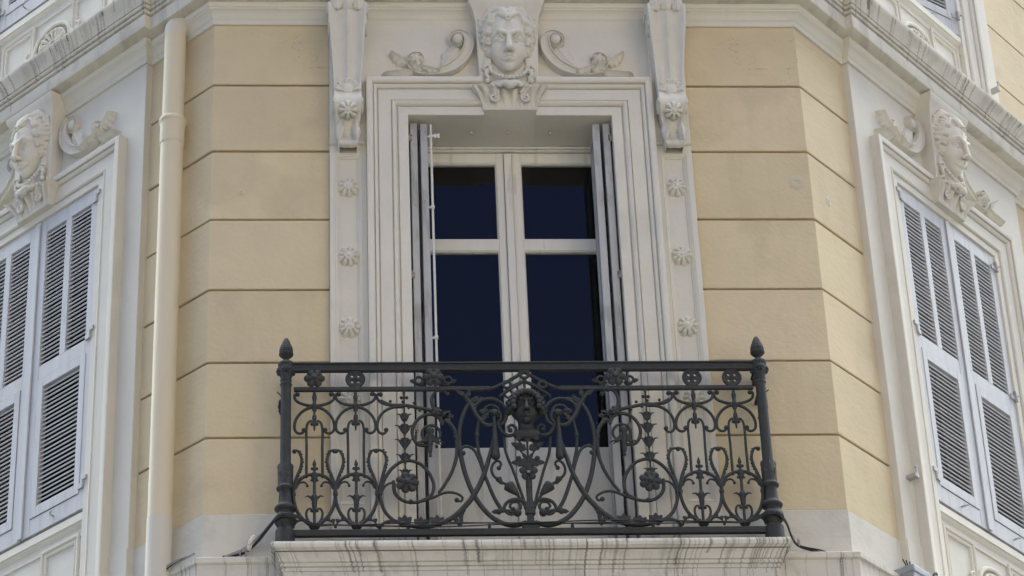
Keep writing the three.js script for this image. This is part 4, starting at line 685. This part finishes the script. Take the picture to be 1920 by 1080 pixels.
// posts
const coneGeo = (() => { const rows = [], n = 36, m = 40; for (let i = 0; i <= n; i++) { const t = i / n, r0 = 0.0365 * Math.pow(1 - Math.pow(t, 1.9), 0.62) * (0.86 + 0.14 * Math.sin(Math.PI * Math.min(1, t * 1.6))), row = []; for (let j = 0; j <= m; j++) { const a = -j / m * 2 * Math.PI, b = 0.0034 * Math.sin(a * 9 + t * 26) * Math.sin(-a * 9 + t * 26) * (1 - t * 0.6); const r = r0 + b; row.push([r * Math.cos(a), 0.104 * t, r * Math.sin(a)]); } rows.push(row); } return gridGeo(rows, 0.8); })();
for (const s of [-1, 1]) {
  const x = s * 1.239, P = put('newel_post', lathe([[0, -0.068], [0.048, -0.068], [0.050, -0.06], [0.049, 0.012], [0.040, 0.024], [0.036, 0.032], [0.044, 0.042], [0.053, 0.058], [0.056, 0.074], [0.053, 0.090], [0.042, 0.106], [0.038, 0.116], [0.042, 0.121], [0.054, 0.132], [0.055, 0.141], [0.050, 0.149], [0.040, 0.156], [0.036, 0.170], [0.031, 0.232], [0.034, 0.238], [0.045, 0.247], [0.046, 0.255], [0.040, 0.263], [0.036, 0.270], [0.0365, 0.288], [0.034, 0.34], [0.0305, 0.395], [0.0275, 0.402], [0.0275, 0.50], [0.0262, 0.845], [0.029, 0.851], [0.0315, 0.858], [0.0275, 0.866], [0.0275, 0.874], [0.031, 0.880], [0.028, 0.888], [0.031, 0.905], [0.038, 0.922], [0.0395, 0.945], [0.0385, 0.962], [0.042, 0.968], [0.043, 0.978], [0.039, 0.986], [0.018, 0.992], [0.0155, 1.0], [0.0165, 1.014], [0, 1.016]], x, 0, 0, 28));
  put('pine_cone', [coneGeo.clone().translate(x, 1.036, 0), lathe([[0.014, 0.0], [0.024, 0.012], [0.034, 0.020], [0.0385, 0.028], [0.037, 0.035]], x, 1.01, 0, 20)], P);
  for (let k = 0; k < 4; k++) put('leaf_sleeve', [0, 1].map((q) => { const a = (k + q * 0.5) * Math.PI / 2; return leafGeo(0.075 + 0.05 * (1 - q), 0.042, 4, 0.004, 0.007).translate(0, 0.272, 0.0285 - 0.002 * q).rotateY(a).translate(x, 0, 0); }), P);
  put('boss', [0, 1, 2, 3].map((k) => rosetteGeo(0.024, 6, 0.014, 0.35).translate(0, 0.936, 0.035).rotateY(k * Math.PI / 2).translate(x, 0, 0)), P);
  // short side panel back to the wall
  const z0 = -0.02, z1 = -RW + 0.012;
  put('side_rail', [bx(x - 0.014, x + 0.014, 0.934, 0.972, z1, z0, 0.004), bx(x - 0.02, x + 0.02, 0.9705, 0.9815, z1, z0, 0.004)]); put('side_rail', bx(x - 0.011, x + 0.011, 0.818, 0.84, z1, z0, 0.003)); put('side_rail', bx(x - 0.012, x + 0.012, -0.019, 0.016, z1, z0, 0.003));
  put('side_scroll', bar([[x, 0.80, -0.04], [x, 0.74, -0.05], [x, 0.70, -0.10], [x, 0.73, -0.15]], 0.007, 0.006)); put('side_scroll', bar([[x, 0.07, -0.13], [x, 0.20, -0.05], [x, 0.34, -0.06], [x, 0.46, -0.11]], 0.008, 0.006)); put('side_bar', bar([[x, 0.03, -0.09], [x, 0.81, -0.09]], 0.006, 0.006, { seg: 3 }));
  put('side_flower', [castLeaf(0.10, 0.05, 3).rotateY(Math.PI / 2 - 0.5).rotateZ(s * -0.1).translate(x + s * 0.022, 0.70, -0.05), rosetteGeo(0.022, 6, 0.016).rotateY(s * Math.PI / 2).translate(x + s * 0.016, 0.775, -0.05), bar([[x + s * 0.01, 0.80, -0.05], [x + s * 0.03, 0.82, -0.04], [x + s * 0.045, 0.832, -0.03]], 0.004, 0.003)]);
}
// four narrow bays: spear, hairpin, scrolls
for (const s of [-1, 1]) for (const [bi, ax] of [[0, 1.092], [1, 0.880]]) {
  const cx = s * ax;
  put('baluster', lathe([[0, 0.585], [0.004, 0.588], [0.006, 0.612], [0.012, 0.628], [0.0075, 0.638], [0.0125, 0.655], [0.0105, 0.674], [0.006, 0.684], [0.0065, 0.697], [0.013, 0.708], [0.012, 0.722], [0.015, 0.727], [0.015, 0.737], [0.011, 0.744], [0.008, 0.756], [0.0115, 0.772], [0.0125, 0.786], [0.0085, 0.798], [0.0095, 0.806], [0.004, 0.816], [0.004, 0.82]], cx, 0, 0, 12));
  put('spear', [lathe([[0, 0.02], [0.008, 0.022], [0.0075, 0.10], [0.009, 0.142], [0.0135, 0.148], [0.0125, 0.16], [0.0145, 0.166], [0.0135, 0.178], [0.0165, 0.186], [0.019, 0.205], [0.014, 0.214], [0.008, 0.224], [0.0075, 0.285], [0.012, 0.297], [0.0165, 0.318], [0.0185, 0.330], [0.009, 0.338], [0.0055, 0.352], [0.012, 0.366], [0.0055, 0.378], [0.010, 0.388], [0.0085, 0.40], [0, 0.424]], cx, 0, 0, 12), ballAt(cx - 0.0115, 0.366, 0.002, 0.0085), ballAt(cx + 0.0115, 0.366, 0.002, 0.0085)]);
  for (const m of [-1, 1]) {
    for (const [name, key] of [['upper_scroll', 'upper_scroll'], ['lower_scroll', 'lower_scroll'], ['hairpin_bar', 'hairpin'], ['heart_scroll', 'heart_scroll'], ['arch', 'arch'], ['leaf_hook', 'leaf_hook'], ['lyre_scroll', 'lyre']]) scroll(name, BAY[key], m, cx, { ball0: name === 'hairpin_bar' || name === 'arch' || name === 'leaf_hook' ? 1 : 1.65 });
    put('foot_leaf', [bar(mirror(BAY.foot_leaf[0], m, cx), 0.010, 0.004, { ball1: 1.7, k: 0.9 }), ...[[-0.036, 0.067, 20], [-0.062, 0.075, 50], [-0.085, 0.066, 80]].map(([x, y, d]) => castLeaf(0.026, 0.02, 2).rotateZ(m * d * Math.PI / 180 * 0.6).translate(cx + m * x, y - 0.004, 0))]);
    put('bell_leaf', bar(mirror([[-0.004, 0.192], [-0.020, 0.204], [-0.034, 0.212], [-0.047, 0.206]], m, cx), 0.010, 0.002, { ball1: 0 })); put('bell_leaf', bar(mirror([[-0.004, 0.318], [-0.018, 0.328], [-0.026, 0.335], [-0.034, 0.326]], m, cx), 0.008, 0.002, { ball1: 0 }));
    const cr = []; const P = curve3(mirror(BAY.heart_scroll[0], m, cx)).getSpacedPoints(60); for (let i = 4; i < 22; i += 2.4) { const p = P[Math.round(i)], o = m * (i < 10 ? 0.004 : 0.0065); cr.push(ballAt(p.x + o, p.y + (i < 8 ? 0.005 : 0), 0, 0.0062)); } put('beaded_edge', cr).userData.kind = 'stuff';
    put('collar', new THREE.CylinderGeometry(0.0118, 0.0118, 0.016, 12).translate(cx - m * 0.1055, 0.222, 0));
    put('leaf_hook', bar(mirror([[-0.016, 0.300], [-0.010, 0.312]], m, cx), 0.006, 0.004));
  }
}
// flower and pierced discs between the two top rails
flowerAt('flower', -1.092, 0.888, 0.054, 6, 0.012);
for (const x of [-0.880, 0.880, 1.090]) {
  const sh = new THREE.Shape(); sh.absarc(x, 0.8875, 0.0505, 0, Math.PI * 2); const ho = [];
  for (const [a, b] of [[-1, -1], [1, -1], [-1, 1], [1, 1]]) { const u = x + a * 0.0165, v = 0.8875 + b * 0.0165, q = 0.0098; ho.push([[u - q - 0.001, v], [u, v - q + 0.001], [u + q, v], [u, v + q]]); }
  put('pierced_disc', [extr(sh, 0.014, 0.003, ho).translate(0, 0, -0.007), new THREE.TorusGeometry(0.0465, 0.006, 8, 28).translate(x, 0.8875, 0.005), ballAt(x, 0.8875, 0.006, 0.008)]);
}
for (const s of [-1, 1]) { // flower clusters under the top rail
  const x = s * 0.475; flowerAt('flower', x, 0.893, 0.056, 6, 0.012);
  for (const m of [-1, 1]) { put('side_ring', [new THREE.TorusGeometry(0.020, 0.0075, 8, 20).translate(x + m * 0.076, 0.878, 0.004)]); leafAt('leaf_tip', x + m * 0.090, 0.872, -m * 78, 0.034, 0.024, 2); put('side_ring', bar([[x + m * 0.05, 0.862, 0], [x + m * 0.06, 0.85, 0], [x + m * 0.085, 0.855, 0]], 0.007, 0.006)); }
}
// centre field, drawn for the left and mirrored
const CG = CENTER;
for (const s of [-1, 1]) {
  const C_ = (name, key, o) => scroll(name, CG[key], s, 0, o);
  C_('lyre_arc', 'lyre_arc', { ball0: 1, ball1: 1, k: 0.8 }); C_('crossing_scroll', 'crossing_scroll'); C_('oval_arc', 'oval_arc', { ball0: 1 }); C_('thorn_branch', 'thorn_branch', { ball0: 1.6, ball1: 1, swell: 0.9 }); C_('collared_stem', 'collared_stem', { ball0: 1, ball1: 1 });
  C_('volute_ring', 'volute_ring', { ball0: 1, ball1: 1 }); C_('leaf_branch', 'leaf_branch', { swell: 0.8, ball1: 1.8 }); C_('neck_scroll', 'neck_scroll', { ball0: 1, ball1: 1.9 }); C_('long_stem', 'long_stem', { ball0: 1, ball1: 1 }); C_('inner_scroll', 'inner_scroll', { ball0: 1, ball1: 3 }); C_('curl_branch', 'curl_branch', { ball1: 1 });
  C_('gable_bar', 'gable_bar', { ball0: 1, ball1: 1 }); C_('gable_bar', 'gable_inner', { ball0: 1, ball1: 1 });
  C_('vine', 'vine', { ball0: 1, ball1: 1 }); C_('vine_curl', 'vine_top_curl', { ball0: 1 }); C_('falling_stem', 'falling_stem', { ball0: 1, ball1: 1 }); C_('spiral_ring', 'spiral_ring', { ball0: 1, ball1: 1 }); C_('inner_ring', 'inner_ring', { ball0: 1 }); C_('big_ring', 'big_ring', { ball0: 1, ball1: 1 }); C_('rose_spiral', 'rose_spiral', { ball0: 1, ball1: 2 });
  C_('thorn_sprig', 'thorn_sprig', { ball0: 1 }); C_('heart_scroll', 'lower_heart'); C_('upper_scroll', 'side_upper_scroll', { ball1: 1 }); C_('lower_scroll', 'side_lower_scroll', { ball0: 1 });
  { const P = curve3(mirror(CG.lower_heart[0], s)).getSpacedPoints(60), cr = []; for (let i = 4; i < 22; i += 2.4) { const p = P[Math.round(i)]; cr.push(ballAt(p.x + s * 0.006, p.y + (i < 8 ? 0.005 : 0), 0, 0.0062)); } put('beaded_edge', cr).userData.kind = 'stuff'; }
  put('collar', new THREE.CylinderGeometry(0.012, 0.012, 0.016, 12).translate(s * 0.7595, 0.222, 0));
  // vine of bell flowers
  const vx = s * 0.629;
  put('vine_stem', lathe([[0, 0.31], [0.0045, 0.312], [0.0045, 0.74], [0.006, 0.80], [0.0095, 0.818], [0.0085, 0.83], [0, 0.832]], vx, 0, 0, 10)); for (const m of [-1, 1]) put('berry', ballAt(vx + m * 0.0135, 0.776, 0.003, 0.0095));
  for (const [y, k] of [[0.662, 1.0], [0.590, 1.28], [0.508, 1.32], [0.422, 1.2], [0.338, 0.9]]) {
    put('bell_flower', [lathe([[0.004, -0.030 * k], [0.007, -0.022 * k], [0.011 * k, -0.002], [0.015 * k, 0.010 * k], [0.018 * k, 0.018 * k], [0.006, 0.012 * k]], vx, y, 0, 12), ...[-1, 1].map((m) => bar([[vx + m * 0.005, y - 0.012, 0], [vx + m * 0.015 * k, y + 0.004 * k, 0], [vx + m * 0.025 * k, y + 0.018 * k, 0], [vx + m * 0.040 * k, y + 0.019 * k, 0]], 0.0115, 0.002, { ball1: 0, rad: 6 }))]);
  }
  flowerAt('flower', s * 0.622, 0.276, 0.060, 7, 0.014); 
  for (const [x, y] of [[-0.700, 0.755], [-0.668, 0.722], [-0.636, 0.752], [-0.606, 0.716], [-0.578, 0.744], [-0.548, 0.700]]) put('berry', ballAt(s * x, y, 0.004, 0.0082));
  put('berry_stem', bar(mirror([[-0.748, 0.758], [-0.700, 0.742], [-0.64, 0.737], [-0.58, 0.725]], s), 0.004, 0.004)); 
  // bud and acanthus where vine, ring and falling stem meet
  put('bud', [new THREE.SphereGeometry(0.026, 14, 10).scale(1, 0.9, 0.7).translate(s * -0.462, 0.690, 0.004), ...[0, 1, 2, 3, 4].map((k) => ballAt(s * (-0.462 + 0.02 * Math.cos(k * 1.256)), 0.690 + 0.018 * Math.sin(k * 1.256), 0.012, 0.010))]);
  for (const [d, l] of [[-95, 0.06], [-140, 0.075], [-185, 0.06], [-60, 0.05]]) leafAt('acanthus_leaf', s * -0.432, 0.668, s * d + (s < 0 ? 0 : 0), l, 0.034, 3, rail, 0.004);
  put('collar', new THREE.CylinderGeometry(0.014, 0.012, 0.022, 12).rotateZ(s * -0.1).translate(s * -0.365, 0.545, 0)); put('collar', new THREE.CylinderGeometry(0.012, 0.012, 0.02, 12).translate(s * -0.257, 0.556, 0)); put('collar', new THREE.CylinderGeometry(0.0125, 0.0125, 0.016, 12).rotateZ(s * 1.1).translate(s * -0.606, 0.174, 0));
  // pendant of drooping leaves inside the small ring
  for (const m of [-1, 1]) for (const [y0, w, y1] of [[0.556, 0.036, 0.506], [0.540, 0.056, 0.500], [0.524, 0.074, 0.508]]) put('drooping_leaf', bar([[s * -0.500 + m * 0.008, y0, 0.006], [s * -0.500 + m * w * 0.45, y0 - 0.008, 0.010], [s * -0.500 + m * w * 0.8, y1 + 0.006, 0.006], [s * -0.500 + m * w, y1 - 0.002, 0.002]], 0.0105, 0.0025, { ball1: 0 }));
  put('pendant', [lathe([[0, 0.425], [0.007, 0.43], [0.0085, 0.438], [0.005, 0.446], [0.0105, 0.455], [0.0135, 0.478], [0.0125, 0.492], [0.016, 0.50], [0.017, 0.53], [0.012, 0.555], [0.022, 0.572], [0.024, 0.585], [0.012, 0.60], [0, 0.604]], s * -0.500, 0, 0.004, 14)]);
  // drop like a club with a ball on top
  put('drop', [lathe([[0, 0.408], [0.012, 0.409], [0.0215, 0.418], [0.0225, 0.432], [0.019, 0.47], [0.0155, 0.53], [0.0115, 0.60], [0.0085, 0.655], [0.010, 0.664]], s * -0.165, 0, 0.01, 14), new THREE.SphereGeometry(0.021, 14, 10).translate(s * -0.163, 0.678, 0.012)]);
  put('drop_ring', new THREE.TorusGeometry(0.040, 0.008, 8, 26, 4.4).rotateZ(s > 0 ? -0.9 : 0.0).translate(s * -0.178, 0.690, 0));
  // leaves along the branches
  for (const [x, y, d, l] of [[-0.300, 0.778, 75, 0.055], [-0.286, 0.745, 40, 0.06], [-0.262, 0.70, 115, 0.06], [-0.242, 0.690, 10, 0.05], [-0.315, 0.79, 150, 0.05], [-0.228, 0.640, 60, 0.045]]) leafAt('branch_leaf', s * x, y, -s * (d - 90) * -1 * 1 + (s > 0 ? 0 : 0), l, 0.026, 2, rail, 0.004);
  for (const [x, y, d, l] of [[-0.355, 0.110, 175, 0.075], [-0.388, 0.088, 150, 0.07], [-0.335, 0.142, 195, 0.06], [-0.300, 0.186, 30, 0.04], [-0.262, 0.255, 200, 0.05], [-0.246, 0.285, 20, 0.04], [-0.212, 0.38, 205, 0.045]]) leafAt('thorn_leaf', s * x, y, s * d * -1 + (s < 0 ? 0 : 0), l, 0.022, 2, rail, 0.003);
  for (const [x, y] of [[-0.637, 0.044], [-0.556, 0.032], [-0.474, 0.042]]) for (const d of [-38, 0, 38]) leafAt('foot_leaf', s * x, y, d, 0.056, 0.034, 2, rail, 0.003 + 0.002 * (d === 0));
  // gable rings
  put('gable_ring', new THREE.TorusGeometry(0.020, 0.0085, 8, 22).translate(s * -0.093, 0.851, 0.003));
  // bouquet under the head
  for (const [x, y, d] of [[-0.054, 0.488, 62], [-0.048, 0.415, 92]]) { put('bouquet_leaf', [castLeaf(0.085, 0.046, 3).rotateZ(-s * -d * Math.PI / 180 * -1 * -1).translate(s * (x + 0.045), y - 0.02, 0.004), new THREE.SphereGeometry(0.014, 10, 8).scale(1, 1, 0.7).translate(s * x, y, 0.008)]); put('bouquet_stem', bar(mirror([[0, 0.40], [x * 0.4, y - 0.05], [x, y]], s), 0.005, 0.004)); }
  put('bud', [lathe([[0, -0.045], [0.009, -0.035], [0.016, -0.015], [0.024, 0.010], [0.027, 0.026], [0.018, 0.034], [0.008, 0.03], [0, 0.05]], 0, 0, 0, 12).scale(1.15, 1.15, 1).rotateZ(s * 0.75).translate(s * -0.086, 0.238, 0.005)]); put('bud', lathe([[0, -0.025], [0.008, -0.018], [0.015, 0.004], [0.018, 0.014], [0.006, 0.018], [0, 0.03]], 0, 0, 0, 12).rotateZ(s * 0.5).translate(s * -0.148, 0.288, 0.004));
  leafAt('branch_leaf', s * -0.143, 0.116, s * 95, 0.055, 0.028, 2, rail, 0.003);
}
put('gable_ring', new THREE.TorusGeometry(0.0215, 0.009, 8, 24).translate(0, 0.911, 0.004)); put('gable_cap', bx(-0.03, 0.03, 0.922, 0.94, -0.012, 0.012, 0.004));
for (let i = -3; i <= 3; i++) { const a = i * 0.33; put('ray', bar([[0.085 * Math.sin(a), 0.715 + 0.085 * Math.cos(a), -0.006], [0.135 * Math.sin(a), 0.715 + 0.148 * Math.cos(a), -0.004]], 0.0055, 0.008)); }
put('ray_band', bar([[-0.13, 0.775, -0.004], [-0.09, 0.828, -0.004], [0, 0.872, -0.004], [0.09, 0.828, -0.004], [0.13, 0.775, -0.004]], 0.006));
put('clasp', [bx(-0.026, 0.026, 0.095, 0.135, -0.013, 0.017, 0.005), bx(-0.031, 0.031, 0.13, 0.14, -0.014, 0.019, 0.003), bx(-0.018, 0.018, 0.04, 0.096, -0.01, 0.012, 0.004), bx(-0.045, 0.045, 0.014, 0.036, -0.012, 0.012, 0.006), extr([[-0.02, 0.138], [0.02, 0.138], [0.010, 0.24], [-0.010, 0.24]], 0.018, 0.004).translate(0, 0, -0.008)]);
for (const s of [-1, 1]) put('fan_stem', bar([[s * 0.006, 0.14, 0.004], [s * 0.010, 0.22, 0.005], [s * 0.012, 0.30, 0.004]], 0.006, 0.005));
put('flower', [0, 1, 2, 3, 4].map((k) => { const a = k * 1.2566 + Math.PI / 2; return new THREE.SphereGeometry(0.020, 10, 8).scale(1, 1, 0.55).translate(0.030 * Math.cos(a), 0.338 + 0.030 * Math.sin(a), 0.004); }).concat([new THREE.TorusGeometry(0.013, 0.006, 8, 16).translate(0, 0.338, 0.012)]));
put('bouquet_bud', lathe([[0, 0.232], [0.006, 0.236], [0.012, 0.252], [0.014, 0.262], [0.008, 0.268], [0.010, 0.278], [0.006, 0.30], [0, 0.302]], 0, 0, 0.004, 12));
put('bouquet_stem', bar([[0, 0.37, 0.004], [0, 0.46, 0.004], [0, 0.545, 0.004]], 0.007, 0.005)); 
for (const d of [-28, 28]) leafAt('bouquet_leaf', 0, 0.40, d, 0.06, 0.02, 2);
// head in the middle of the railing
{
  const k = 0.60, H = new THREE.Group(); const at = (g) => g.scale(k, k, k * 0.85).translate(0, 0.607, -0.045);
  const face = put('head', at(faceGeo.clone()));
  const curls = []; for (let r = 0; r < 3; r++) for (let i = 0; i < 11 + r; i++) { const a = lerp(-0.28, Math.PI + 0.28, i / (10 + r)), R1 = [0.066, 0.082, 0.093][r], zz = [0.062, 0.038, 0.008][r]; curls.push(new THREE.SphereGeometry(0.0165, 10, 7).translate(R1 * Math.cos(a) * 1.02, 0.708 + R1 * Math.sin(a) * 1.05, zz)); }
  for (const s of [-1, 1]) for (let i = 0; i < 2; i++) curls.push(new THREE.SphereGeometry(0.0165 - 0.001 * i, 10, 7).translate(s * (0.072 + 0.004 * i), 0.700 - 0.024 * i, 0.034 - 0.01 * i));
  put('hair', [...curls, new THREE.SphereGeometry(0.085, 20, 12).scale(1, 1.08, 0.6).translate(0, 0.716, 0.0)], face);
  put('bust', [new THREE.SphereGeometry(1, 18, 10).scale(0.072, 0.036, 0.034).translate(0, 0.552, 0.004), ...[-1, 0, 1].map((d) => castLeaf(0.05, 0.03, 2).rotateZ(Math.PI + d * 0.75).translate(d * 0.025, 0.548, 0.02))], face);
}
// ---------------------------------------------------------------- drainpipe
{
  const t = thing('drainpipe', 'cream drainpipe with a collar running down the left corner wall', 'drainpipe', 'L', [-0.243, -3.4, 0.085]); const x = -0.243, z = 0.085, r = 0.064;
  M.pipeWhite = std({ color: new THREE.Color().setRGB(0.60, 0.56, 0.475), bumpMap: plasterBump, bumpScale: 0.001, roughness: 0.6 });
  const tube = (rr, v0, v1) => new THREE.CylinderGeometry(rr, rr, v1 - v0, 40, 1).translate(x, (v0 + v1) / 2, z);
  mesh('pipe', [tube(r, -2.66, -0.30)], M.pipe, t); mesh('pipe', tube(r + 0.0025, -3.6, -2.66), M.pipeWhite, t).userData.label = 'white-painted foot of the pipe';
  const up = mesh('upper_pipe', [tube(r - 0.003, -0.16, 0.44)], M.pipe, t);
  mesh('elbow', bar([[x, 0.42, z], [x, 0.47, z], [x, 0.51, z - 0.025], [x, 0.535, z - 0.07], [x, 0.54, z - 0.14]], r - 0.002, r - 0.002, { rad: 28, ball0: 0, ball1: 0 }), M.pipeWhite, up);
  mesh('collar', lathe([[r - 0.004, -0.33], [r + 0.005, -0.325], [r + 0.006, -0.19], [r + 0.012, -0.185], [r + 0.014, -0.170], [r + 0.010, -0.158], [r - 0.004, -0.152]], x, 0, z, 40), M.pipe, t);
}
// ---------------------------------------------------------------- cables along the balcony foot
{
  const t = thing('cable_bundle', 'black cable bundle lying along the foot of the balcony railing', 'cables', 'C', [0.5, -2.93, 0.24]); t.base = [0.5, -2.93, 0.24];
  for (let k = 0; k < 3; k++) {
    const p = [], ph = k * 1.7, q = () => 0.0075 * (k - 1);
    p.push([-1.02 - 0.01 * k, -2.952 + 0.004 * k, 0.03], [-0.93, -2.935 + q() * 0.6, 0.05], [-0.86, -2.885 + q(), 0.09], [-0.80, -2.842 + q() * 1.2, 0.17], [-0.745, -2.828 + q(), 0.255], [-0.66, -2.838 + q(), 0.252]);
    for (let i = 0; i <= 24; i++) { const s = i / 24; p.push([-0.58 + s * 2.18, -2.868 + 0.007 * Math.sin(s * 15 + ph) - 0.004 * Math.sin(s * 7) + q() * 0.9, 0.222 + 0.006 * Math.cos(s * 17 + ph)]); }
    p.push([1.66, -2.858 + q(), 0.235], [1.705, -2.842 + q(), 0.258], [1.760, -2.838 + q(), 0.262], [1.815, -2.868 + q() * 1.2, 0.20], [1.845, -2.912 + q(), 0.14], [1.88, -2.938 + q() * 0.6, 0.09], [1.96 + 0.03 * k, -2.956, 0.055], [2.06, -2.964, 0.03]);
    mesh('cable', bar(p, 0.0038, 0.0038, { seg: 150, rad: 6 }), M.cable, t);
  }
  for (let k = 0; k < 2; k++) mesh('pale_wire', bar([[-1.03, -2.95 + 0.005 * k, 0.036], [-0.94, -2.925 + 0.01 * k, 0.056], [-0.86, -2.87 + 0.004 * k, 0.1], [-0.80, -2.838, 0.19]], 0.0032, 0.0032), M.cablePale, t);
  for (const [x, y] of [[1.86, -2.915], [1.885, -2.932], [-0.95, -2.938]]) mesh('tie', new THREE.TorusGeometry(0.017, 0.004, 6, 14).rotateY(1.2).translate(x, y, x > 0 ? 0.11 : 0.05), M.cablePale, t);
}
{
  const t = thing('insulator', 'small white porcelain insulator left of the balcony foot', 'insulator', 'C', [-0.92, -2.95, 0.06]); t.base = [0, 0, 0];
  mesh('porcelain', lathe([[0, 0], [0.012, 0.004], [0.016, 0.02], [0.013, 0.03], [0.02, 0.042], [0.021, 0.058], [0.014, 0.066], [0.016, 0.078], [0.012, 0.09], [0, 0.093]], 0, 0.02, 0, 16).rotateZ(-0.35), M.whiteOld, t); mesh('pin', bar([[-0.004, -0.006, 0], [0.0, 0.03, 0]], 0.006), M.rust, t);
}
{
  const t = thing('wire', 'thin pale wires sagging along the ledge at bottom left', 'wire', 'L', [-0.3, -2.96, 0.09]); t.base = [0, 0, 0];
  for (let k = 0; k < 3; k++) mesh('strand', bar([[-0.75, -3.01 - 0.012 * k, 0.16], [-0.6, -2.955 + 0.014 * Math.sin(k * 2.4), 0.15], [-0.5, -2.966 - 0.01 * Math.cos(k * 2), 0.10], [-0.36, -2.958 + 0.012 * Math.sin(k * 2), 0.085], [-0.25, -2.966 - 0.008 * k, 0.088], [-0.13, -2.951 + 0.012 * Math.cos(k * 1.7), 0.08], [0.02, -2.948 + 0.003 * k, 0.07]], 0.0036, 0.0036), k === 1 ? M.cable : M.cablePale, t);
  t.position.set(...(() => { const [x, z] = P2('L', 0, 0); return [x, Y0, z]; })());
}
{
  const c = 0.43, t = thing('junction_box', 'grey metal junction box with looped wires at bottom right', 'junction box', 'R', [c, -3.14, 0.09]); t.base = [c, -3.14, 0.09];
  M.zinc = std({ map: tex(128, 128, (u, v) => mul([0.30, 0.31, 0.32], 0.8 + 0.4 * fbm(u, v, 10, 131, 4)), true, [4, 4]), roughness: 0.55, metalness: 0.2 });
  mesh('box', bx(c - 0.085, c + 0.085, -3.16, -2.935, 0.03, 0.15, 0.008), M.zinc, t); mesh('lid', bx(c - 0.09, c + 0.09, -2.975, -2.93, 0.025, 0.157, 0.01), M.zinc, t);
  mesh('loop', [bar([[c + 0.115, -3.1, 0.12], [c + 0.125, -2.97, 0.13], [c + 0.16, -2.90, 0.14], [c + 0.175, -2.895, 0.14], [c + 0.165, -2.93, 0.14], [c + 0.125, -3.02, 0.135]], 0.007)], M.cable, t); mesh('loop', bar([[c + 0.105, -3.12, 0.12], [c + 0.11, -3.0, 0.135], [c + 0.15, -2.92, 0.15], [c + 0.16, -2.96, 0.15]], 0.006), M.cablePale, t);
  for (let k = 0; k < 3; k++) mesh('tape_end', bar([[c - 0.05, -2.93, 0.09], [c - 0.07 + 0.02 * k, -2.915, 0.10], [c - 0.11 + 0.035 * k, -2.905 + 0.006 * k, 0.11]], 0.004), M.cable, t);
}
// ---------------------------------------------------------------- shutter stays on the walls, nail heads and patched holes
function stay(fr, u, v, w, label) {
  const t = thing('shutter_stay', label, 'shutter stay', fr, [u, v, w], 'iron shutter stays'); t.base = [0, 0, 0];
  mesh('arm', bx(-0.02, 0.02, -0.012, 0.012, 0, 0.06, 0.003), M.hinge, t); mesh('catch', [bx(-0.006, 0.006, -0.004, 0.05, 0.052, 0.062, 0.003), ballAt(0, 0.05, 0.057, 0.009)], M.hinge, t);
}
stay('R', 0.60, -2.30, PR, 'small grey shutter stay on the white bay, low beside the right shutters'); stay('R', BAYE.R[1] - 0.10, 1.17, PR, 'small grey shutter stay on the upper wall at top right');
function patch(fr, u, v, R, label, col) {
  const t = thing('filled_hole', label, 'wall patch', fr, [u, v, 0.0005]); t.base = [0, 0, 0]; const rows = []; for (let i = 0; i <= 6; i++) { const q = i / 6, row = []; for (let j = 0; j <= 30; j++) { const a = j / 30 * 2 * Math.PI; const r = R * q * (0.8 + 0.35 * vn(j % 30 * 0.4, u * 7, 12, 64, 5)); row.push([r * Math.cos(a), r * Math.sin(a), 0.0045 * (1 - q * q) - (q < 0.2 ? 0.006 : 0)]); } rows.push(row); }
  mesh('filler', gridGeo(rows, 1), std({ color: new THREE.Color().setRGB(...col), roughness: 0.95, bumpMap: plasterBump, bumpScale: 0.003 }), t);
}
patch('C', 2.10, -0.66, 0.05, 'pale filled hole in the yellow wall right of the window', [0.57, 0.49, 0.36]); patch('C', -0.98, -0.72, 0.022, 'small pale filled hole in the yellow wall left of the window', [0.60, 0.52, 0.39]);
patch('R', 0.17, -0.70, 0.03, 'pale filled hole on the right street side of the yellow corner', [0.60, 0.54, 0.42]);
scene.traverse((o) => { delete o.base; });
renderer.render(scene, camera);
